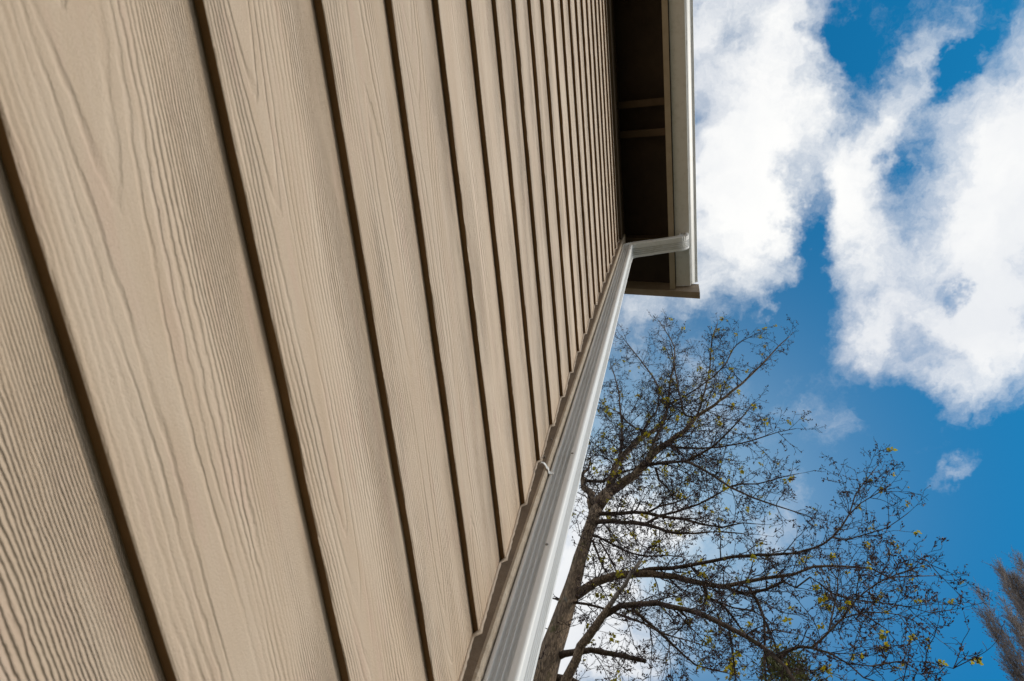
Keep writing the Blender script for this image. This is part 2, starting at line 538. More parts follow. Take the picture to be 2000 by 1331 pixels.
def siding_board(i, x0, x1, drift):
    """one fibre-cement lap: a thin leaning plank with a slightly uneven butt edge"""
    z0 = Z0 + i * COURSE
    seg = max(2, int((x1 - x0) / 0.09))
    rr = random.Random(100 + i * 7 + int(x0 * 10))
    V, F = [], []
    top = 0.2095
    last_j = 0.0
    for k in range(seg + 1):
        x = x0 + (x1 - x0) * k / seg
        last_j = last_j * 0.7 + rr.uniform(-0.00045, 0.00045)
        jy = rr.uniform(-0.00025, 0.00025) + drift
        jz = last_j
        if rr.random() < 0.03:
            jz += rr.uniform(0.0008, 0.0022)
        lean = 0.0088 / COURSE
        prof = [(0.0 + jy + 0.0000, jz + 0.0012), (0.0009 + jy, jz), (0.0080 + jy, jz * 0.4),
                (lean * top + 0.0080, top), (lean * top, top), (lean * 0.06 + jy * 0.5, 0.06)]
        V += [(x, y, z) for y, z in prof]
    n = 6
    for k in range(seg):
        for j in range(n):
            a, b_ = k * n + j, k * n + (j + 1) % n
            F.append((a, b_, b_ + n, a + n))
    F.append(tuple(range(n))[::-1])
    F.append(tuple(seg * n + j for j in range(n)))
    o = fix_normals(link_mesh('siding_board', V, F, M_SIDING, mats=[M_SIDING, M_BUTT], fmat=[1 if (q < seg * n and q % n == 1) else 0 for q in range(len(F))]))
    o.parent = wall
    o.matrix_parent_inverse = house.matrix_world.inverted()
    o.location = (0.0, YW, z0)
    o.pass_index = {-1: 135, 0: 148, 1: 150, 2: 172, 3: 155}.get(i, 100 + rr.randint(20, 130))
    o.matrix_parent_inverse = Matrix.Identity(4)
    return o

for i in range(-7, 21):
    dr = rnd.uniform(-0.0002, 0.0002)
    xj = -1.7 - 0.9 * ((i * 7) % 4)
    siding_board(i, xj + 0.0015, XC - rnd.uniform(0.0, 0.0018), dr)
    siding_board(i, XL, xj - 0.0015, dr)

def build_caulk():
    """the bead run up the saw-toothed end of the laps"""
    V, F = [], []
    z = 0.3
    P, R_ = [], []
    rr = random.Random(4)
    while z < 3.98 + ZC:
        k = (z - Z0) / COURSE
        fr = k - math.floor(k)
        y = YW + 0.0085 * fr - 0.0008
        P.append((XC - 0.0012 + rr.uniform(-0.0008, 0.0006), y + rr.uniform(-0.0006, 0.0006), z))
        R_.append(rr.uniform(0.0026, 0.0040) + (0.0016 if fr < 0.05 else 0.0))
        z += 0.0085
    v, f = tube(P, R_, 6)
    hp(link_mesh('caulk_bead', v, f, M_CAULK, smooth=True))
build_caulk()

def build_corner_trim():
    """rough-sawn corner board: front leaf with a furry, splintered inner edge, and the leaf round on the gable"""
    rr = random.Random(8)
    z1 = 4.09 + ZC
    n = 760
    V, F = [], []
    # ring: side foot, edge side, edge front, front mid x3, front outer, back outer
    w = 0.0
    for k in range(n + 1):
        z = 0.22 + (z1 - 0.22) * k / n
        w = 0.8 * w + rr.uniform(-0.00035, 0.00035)
        e = rr.uniform(-0.0009, 0.0003) + w
        if rr.random() < 0.02:
            e -= rr.uniform(0.0008, 0.0024)
        g = rr.uniform(-0.0006, 0.0006)
        ring = [(XC - 0.001, 0.322), (XC - 0.0010 + w * 0.4, 0.2870), (XC - 0.0012 + e, 0.2822 + rr.uniform(-0.0005, 0.0005)),
                (XC + 0.0016 + e * 0.3, 0.2792 + g), (XC + 0.006, 0.2786 + rr.uniform(-0.0005, 0.0004)), (XC + 0.05, 0.2788),
                (XC + 0.1075, 0.2788), (XC + 0.1085, 0.2800), (XC + 0.1085, 0.322)]
        V += [(x, y, z) for x, y in ring]
    m = 9
    for k in range(n):
        for j in range(m - 1):
            a = k * m + j
            F.append((a, a + 1, a + 1 + m, a + m))
        F.append((k * m + m - 1, k * m, k * m + m, k * m + 2 * m - 1))
    F.append(tuple(n * m + j for j in range(m)))
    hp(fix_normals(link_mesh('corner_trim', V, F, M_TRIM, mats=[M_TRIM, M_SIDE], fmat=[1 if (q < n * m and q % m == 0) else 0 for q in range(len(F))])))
    hp(box('corner_trim', GX + 0.001, GX + 0.024, 0.281, 0.375, 0.22, z1 + 0.12, M_TRIM, bevel=0.0015))
build_corner_trim()

# nails half driven into the side of the trim
for (z, y, s) in ((1.452 + ZC, 0.2915, 0.0016), (1.365 + ZC, 0.2935, 0.0022)):
    v, f = tube([(XC - 0.006, y, z), (XC + 0.003, y, z)], [s, s], 8)
    hp(link_mesh('nail', v, f, M_STEEL))

# gable wall round the corner
def build_gable():
    zb = 0.25
    hp(link_mesh('gable_sheathing', [(0.800, 0.461, zb), (0.800, 7.4, zb), (0.800, 7.4, DECK0 + 0.3 * PITCH), (0.800, YR, DECK0 + YR * PITCH), (0.800, 0.461, DECK0 + 0.46 * PITCH),
                               (0.830, 0.461, zb), (0.830, 7.4, zb), (0.830, 7.4, DECK0 + 0.3 * PITCH), (0.830, YR, DECK0 + YR * PITCH), (0.830, 0.461, DECK0 + 0.46 * PITCH)],
              [(0, 1, 2, 3, 4), (5, 9, 8, 7, 6), (0, 5, 6, 1), (1, 6, 7, 2), (2, 7, 8, 3), (3, 8, 9, 4), (4, 9, 5, 0)], M_FELT))
    V, F = [], []
    for i in range(-7, 32):
        z0 = Z0 + i * COURSE
        y0, y1 = 0.376, 7.4
        for zt, off in ((z0, 0.0), (z0 + 0.2, 0.0)):
            pass
        lim = lambda z: max(0.0, (z - DECK0) / PITCH)
        a = max(y0, lim(z0 + COURSE) + 0.01)
        b_ = min(y1, 2 * YR - a)
        if a >= b_:
            continue
        n = len(V)
        V += [(GX + 0.012, a, z0), (GX + 0.012, b_, z0), (GX + 0.003, b_, z0 + COURSE), (GX + 0.003, a, z0 + COURSE),
              (GX - 0.012, a, z0), (GX - 0.012, b_, z0), (GX - 0.012, b_, z0 + COURSE), (GX - 0.012, a, z0 + COURSE)]
        F += [(n, n + 1, n + 2, n + 3), (n, n + 4, n + 5, n + 1), (n, n + 3, n + 7, n + 4), (n + 1, n + 5, n + 6, n + 2), (n + 4, n + 7, n + 6, n + 5), (n + 3, n + 2, n + 6, n + 7)]
    o = hp(link_mesh('gable_siding', V, F, M_SIDING))
    o['kind'] = 'stuff'
    hp(box('rear_wall', XL, 0.79, 7.36, 7.40, 0.25, DECK0 + 0.3 * PITCH, M_SIDING))
    hp(box('end_wall', XL, XL + 0.03, 0.47, 7.35, 0.25, DECK0, M_SIDING))
    hp(box('foundation', XL + 0.02, 0.815, 0.335, 7.38, -0.3, 0.245, M_CONCRETE))
build_gable()

# frieze board over the top lap, then the vent blocks between the rafters
hp(box('frieze_board', XL, XC - 0.0015, 0.2905, 0.3195, 3.925 + ZC, 4.085 + ZC, M_RAFTER, bevel=0.0015))
RAFT = [-1.80, -1.19, -0.587, 0.023, 0.184, 0.798]
def raf_z(y):                 # underside of the rafters
    return 4.11 + ZC + PITCH * y

def vent_block(x0, x1, holes):
    y0, y1 = 0.2945, 0.3195
    zb, zt = 4.087 + ZC, DECK0 + PITCH * 0.30 - 0.002
    zc_, r = 4.185 + ZC, 0.021
    V, F, MI = [], [], []
    def q(*p):
        n = len(V); V.extend(p); F.append(tuple(range(n, n + len(p)))); MI.append(0)
    xs = [x0]
    for h in holes:
        xs += [h - 0.035, h + 0.035]
    xs.append(x1)
    for k in range(0, len(xs), 2):
        q((xs[k], y0, zb), (xs[k + 1], y0, zb), (xs[k + 1], y0, zt), (xs[k], y0, zt))
    for h in holes:
        N = 16
        z0, z1 = zc_ - 0.035, zc_ + 0.035
        q((h - 0.035, y0, zb), (h + 0.035, y0, zb), (h + 0.035, y0, z0), (h - 0.035, y0, z0))
        q((h - 0.035, y0, z1), (h + 0.035, y0, z1), (h + 0.035, y0, zt), (h - 0.035, y0, zt))
        for k in range(N):
            a0, a1 = 2 * math.pi * k / N, 2 * math.pi * (k + 1) / N
            def sq(a):
                c, s = math.cos(a), math.sin(a)
                m = max(abs(c), abs(s))
                return (h + 0.035 * c / m, y0, zc_ + 0.035 * s / m)
            def ci(a, y):
                return (h + r * math.cos(a), y, zc_ + r * math.sin(a))
            q(ci(a0, y0), ci(a1, y0), sq(a1), sq(a0))
            q(ci(a0, y0), ci(a0, y1), ci(a1, y1), ci(a1, y0))
        n = len(V)
        V.extend([(h + r * math.cos(2 * math.pi * k / N), y1, zc_ + r * math.sin(2 * math.pi * k / N)) for k in range(N)])
        F.append(tuple(range(n, n + N))); MI.append(1)
    q((x0, y0, zb), (x1, y0, zb), (x1, y1, zb), (x0, y1, zb))
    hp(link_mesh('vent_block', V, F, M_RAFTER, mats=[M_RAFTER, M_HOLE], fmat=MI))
for a, b_ in zip(RAFT, RAFT[1:]):
    a, b_ = a + 0.0195, b_ - 0.0195
    hs = []
    x = (a + b_) / 2
    if b_ - a > 0.3:
        hs = [x - 0.117, x, x + 0.117]
    else:
        hs = [x]
    vent_block(a, b_, hs)
hp(box('vent_block', XL, RAFT[0] - 0.0195, 0.2945, 0.3195, 4.087 + ZC, DECK0 + PITCH * 0.30 - 0.002, M_RAFTER))

for x in [-6.0, -5.4, -4.8, -4.2, -3.6, -3.0, -2.41] + RAFT:
    prof = [(0.035, raf_z(0.035)), (0.46, raf_z(0.46)), (0.46, DECK0 + PITCH * 0.46 - 0.001), (0.035, DECK0 + PITCH * 0.035 - 0.001)]
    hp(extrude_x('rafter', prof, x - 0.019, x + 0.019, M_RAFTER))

# roof deck with its shingles
RX1 = 1.107
def slab(name, t0, t1, ya, yb, x0, x1, mat):
    prof = [(ya, DECK0 + PITCH * ya + t0), (yb, DECK0 + PITCH * yb + t0), (yb, DECK0 + PITCH * yb + t1), (ya, DECK0 + PITCH * ya + t1)]
    return hp(extrude_x(name, prof, x0, x1, mat))
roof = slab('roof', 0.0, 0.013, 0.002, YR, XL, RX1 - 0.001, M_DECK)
def rear_slab(name, t0, t1, mat):
    h = lambda y: DECK0 + PITCH * (2 * YR - y)
    prof = [(YR + 0.001, h(YR) + t0), (7.8, h(7.8) + t0), (7.8, h(7.8) + t1), (YR + 0.001, h(YR) + t1)]
    hp(extrude_x(name, prof, XL, RX1 - 0.001, mat))
rear_slab('roof', 0.0, 0.013, M_DECK)
slab('shingles', 0.0145, 0.026, -0.035, YR, XL, RX1 + 0.012, M_SHINGLE)
rear_slab('shingles', 0.0145, 0.026, M_SHINGLE)

hp(box('fascia_board', XL, 1.0665, 0.0035, 0.0345, 4.055 + ZC, 4.198 + ZC, M_FASCIA, bevel=0.0015))

# rake board closing the overhang on the gable side
def build_rake():
    zb = lambda y: 4.022 + ZC + PITCH * y
    prof = [(-0.131, zb(-0.131)), (YR, zb(YR)), (YR, zb(YR) + 0.19), (-0.131, zb(-0.131) + 0.19)]
    o = extrude_x('rake_board', prof, 1.068, 1.106, M_BROWN)
    bm = bmesh.new(); bm.from_mesh(o.data)
    bmesh.ops.bevel(bm, geom=bm.edges[:], offset=0.0015, segments=1, affect='EDGES')
    bm.to_mesh(o.data); bm.free()
    hp(o)
    zr = lambda y: 4.022 + ZC + PITCH * (2 * YR - y)
    hp(extrude_x('rake_board', [(YR + 0.001, zr(YR)), (7.9, zr(7.9)), (7.9, zr(7.9) + 0.19), (YR + 0.001, zr(YR) + 0.19)], 1.068, 1.106, M_BROWN))
build_rake()

# ------------------------------------------------------------------ gutter
def build_gutter():
    z = 4.10 + ZC
    outer = [(-0.0010, z + 0.098), (-0.0015, z), (-0.0035, z - 0.0015), (-0.0800, z - 0.0015), (-0.0825, z + 0.0005), (-0.0830, z + 0.018), (-0.0845, z + 0.0200), (-0.0850, z + 0.026)]
    for k in range(1, 9):     # the ogee
        t = k / 8.0
        outer.append((-0.0850 - 0.0330 * t, z + 0.026 + 0.040 * (0.5 - 0.5 * math.cos(math.pi * t)) + 0.006 * t))
    outer += [(-0.1190, z + 0.078), (-0.1250, z + 0.081), (-0.1262, z + 0.092), (-0.1262, z + 0.106), (-0.1240, z + 0.108), (-0.1130, z + 0.108), (-0.1130, z + 0.101)]
    inner = [(y + 0.0012, zz_) for y, zz_ in outer]
    inner = []
    for i, (y, zz_) in enumerate(outer):
        a = Vector(outer[max(i - 1, 0)]); b_ = Vector(outer[min(i + 1, len(outer) - 1)])
        d = (b_ - a).normalized()
        inner.append((y + d.y * 0.0011, zz_ - d.x * 0.0011))
    prof = outer + inner[::-1]
    n = len(prof)
    x0, x1 = XL, 1.0575
    xs = [x0, -4.0, -2.0, 0.0, 0.9, x1]
    V = [(x, y, zq) for x in xs for y, zq in prof]
    F = []
    for k in range(len(xs) - 1):
        for i in range(n):
            F.append((k * n + i, k * n + (i + 1) % n, (k + 1) * n + (i + 1) % n, (k + 1) * n + i))
    g = hp(fix_normals(link_mesh('gutter', V, F, M_METAL)))
    # end cap, folded over the profile
    for xa, xb in ((x1 + 0.0003, x1 + 0.0022), (x0 - 0.0022, x0 - 0.0003)):
        m = len(outer)
        big = [(y - 0.0012 if y < -0.01 else y, zq - 0.0012 if zq < z + 0.001 else zq) for y, zq in outer]
        V = [(xa, y, zq) for y, zq in big] + [(xb, y, zq) for y, zq in big]
        F = [tuple(range(m)), tuple(range(m, 2 * m))[::-1]] + [(i, (i + 1) % m, m + (i + 1) % m, m + i) for i in range(m)]
        o = fix_normals(link_mesh('end_cap', V, F, M_METAL))
        o.parent = g
build_gutter()

# ------------------------------------------------------------------ downspout
PX0, PX1 = 0.745, 0.8215
PYF, PYB = 0.2275, 0.2772     # front and back faces
def pipe_profile(grow=0.0):
    """closed ring (a, b): a along x from the left side, b from the front face inwards"""
    wx, wy = PX1 - PX0 + 2 * grow, PYB - PYF + 2 * grow
    pts = []
    def arc(cx, cy, r, a0, a1, n=5):
        for k in range(n + 1):
            a = math.radians(a0 + (a1 - a0) * k / n)
            pts.append((cx + r * math.cos(a), cy + r * math.sin(a)))
    r = 0.0068
    def ribs(lo, hi, cs, half, depth, place):
        out = []
        for c in cs:
            for u, dd in ((-half, 0.0), (-half * 0.55, depth * 0.75), (0.0, depth), (half * 0.55, depth * 0.75), (half, 0.0)):
                out.append(place(c + u, dd))
        return out
    # left side (a = 0), from back to front: three broad flutes
    arc(r, wy - r, r, 90, 180)
    pts.extend(ribs(0, 0, [wy - 0.0145, wy - 0.0235, wy - 0.0325], 0.0040, 0.0034, lambda c, d_: (d_, 2 * (wy - 0.0235) - c)) if False else
               [p for c in (wy - 0.0130, wy - 0.0225, wy - 0.0320) for p in ((0.0, c + 0.0046), (0.0020, c + 0.0042), (0.0120, c + 0.0030), (0.0135, c), (0.0120, c - 0.0030), (0.0020, c - 0.0042), (0.0, c - 0.0046))])
    arc(r, r, r, 180, 270)
    # front (b = 0): four narrow flutes
    for c in (0.0300, 0.0400, 0.0500, 0.0600):
        pts.extend([(c - 0.0040, 0.0), (c - 0.0036, 0.0016), (c - 0.0024, 0.0090), (c + 0.0024, 0.0090), (c + 0.0036, 0.0016), (c + 0.0040, 0.0)])
    arc(wx - r * 0.6, r * 0.6, r * 0.6, 270, 360)
    for c in (0.0130 + 0.005, 0.0225 + 0.005, 0.0320 + 0.003):
        pts.extend([(wx, c - 0.0042), (wx - 0.0026, c - 0.0026), (wx - 0.0036, c), (wx - 0.0026, c + 0.0026), (wx, c + 0.0042)])
    arc(wx - r, wy - r, r, 0, 90)
    return [(x - grow, y - grow) for x, y in pts]

def sweep(name, path, grow, pleats=None, parent=None, ends=True):
    """path: (y, z, scale) centre line in the plane across the wall; the ring keeps square to it"""
    prof = pipe_profile(grow)
    cy = (PYF + PYB) / 2 - PYF
    cx = (PX1 - PX0) / 2
    n = len(prof)
    V, F = [], []
    for i, (y, z, s) in enumerate(path):
        ya, za, _ = path[max(i - 1, 0)]
        yb, zb, _ = path[min(i + 1, len(path) - 1)]
        t = Vector((yb - ya, zb - za)).normalized()
        nrm = Vector((-t.y, t.x))          # towards the front
        for (a, b_) in prof:
            da, db = (a - cx) * s, (cy - b_) * s
            V.append((PX0 + cx + da, y + nrm.x * db, z + nrm.y * db))
    for i in range(len(path) - 1):
        for k in range(n):
            k2 = (k + 1) % n
            F.append((i * n + k, i * n + k2, (i + 1) * n + k2, (i + 1) * n + k))
    if ends:
        F.append(tuple(range(n)))
        F.append(tuple((len(path) - 1) * n + k for k in range(n)))
    o = fix_normals(link_mesh(name, V, F, M_METAL))
    if parent is not None:
        o.parent = parent
    return o

YC = (PYF + PYB) / 2
lower = [(YC, 0.25 + 0.1 * k, 1.0) for k in range(24)] + [(YC, 1.435 + ZC, 1.0)]
lower = [p for p in lower if p[1] < 1.43 + ZC] + [(YC, 1.432 + ZC, 1.0), (YC, 1.440 + ZC, 1.0)]
spout = hp(sweep('downspout', lower, 0.0007))
tag(spout, 'white ribbed metal downspout against the corner trim')
up = [(YC, 1.40 + ZC, 0.985), (YC, 1.425 + ZC, 0.99)] + [(YC, 1.442 + ZC + 0.1 * k, 1.0) for k in range(24)] + [(YC, 3.76 + ZC, 1.0)]
sweep('upper_pipe', up, 0.0, parent=spout)

def build_elbow():
    c1, c2 = Vector((YC, 3.858 + ZC)), Vector((-0.050, 3.992 + ZC))
    d0, d1, d2 = Vector((0, 1)), (c2 - c1).normalized(), Vector((0, 1))
    path = [(YC, 3.715 + ZC, 1.03), (YC, 3.74 + ZC, 1.03)]
    def bend(c, da, db, cut, n, amp):
        p0, p1 = c - da * cut, c + db * cut
        for k in range(n + 1):
            t = k / n
            p = p0 * (1 - t) ** 2 + c * 2 * t * (1 - t) + p1 * t ** 2
            s = 1.03 + amp * (math.sin(math.pi * t) ** 0.5) * (1 if k % 2 else -1) * 0.5
            path.append((p.x, p.y, s))
    bend(c1, d0, d1, 0.046, 14, 0.075)
    L = (c2 - c1).length
    for f_ in (0.30, 0.42, 0.425, 0.60, 0.74):
        p = c1 + d1 * (L * f_)
        path.append((p.x, p.y, 1.03 if f_ < 0.422 else 1.0))
    bend(c2, d1, d2, 0.046, 14, 0.075)
    path.append((-0.050, 4.085 + ZC, 1.0))
    path.append((-0.050, 4.112 + ZC, 0.97))
    sweep('elbow', path, 0.0008, parent=spout)
build_elbow()

def build_strap():
    """thin band holding the pipe, its tail curling off the trim"""
    z = 1.318 + ZC
    w = 0.005
    path = [(XC - 0.0095, 0.2955), (XC - 0.0125, 0.2925), (XC - 0.0110, 0.2875), (XC - 0.0065, 0.2840), (XC - 0.0030, 0.2805), (XC - 0.0012, 0.2775), (PX0 - 0.004, 0.2768), (PX0 - 0.0016, 0.2735), (PX0 - 0.0016, 0.2660)]
    V, F = [], []
    for i, (x, y) in enumerate(path):
        a = Vector(path[max(i - 1, 0)]); b_ = Vector(path[min(i + 1, len(path) - 1)])
        d = (b_ - a).normalized()
        nx, ny = d.y * 0.0005, -d.x * 0.0005
        hw = w if i > 3 else w * (0.35 + 0.15 * i)
        tilt = 0.006 if i < 4 else 0.0
        V += [(x + nx, y + ny, z - hw + tilt), (x + nx, y + ny, z + hw + tilt), (x - nx, y - ny, z + hw + tilt), (x - nx, y - ny, z - hw + tilt)]
    for i in range(len(path) - 1):
        for k in range(4):
            F.append((i * 4 + k, i * 4 + (k + 1) % 4, i * 4 + 4 + (k + 1) % 4, i * 4 + 4 + k))
    F += [(0, 1, 2, 3), tuple(len(V) - 4 + k for k in range(4))]
    o = fix_normals(link_mesh('strap', V, F, M_METAL))
    o.parent = spout
    # short legs that pin the band to the trim, under the curl
    # screws in the pipe
    for (x, y, zz_, d) in ((PX0 - 0.0005, 0.2390, 1.062 + ZC, Vector((-1, 0, 0))), (PX0 - 0.0005, 0.2385, 1.411 + ZC, Vector((-1, 0, 0)))):
        p = Vector((x, y, zz_))
        v, f = tube([p - d * 0.001, p + d * 0.0012, p + d * 0.0018], [0.0030, 0.0030, 0.0018], 10)
        s = link_mesh('screw', v, f, M_STEEL)
        s.parent = spout
build_strap()

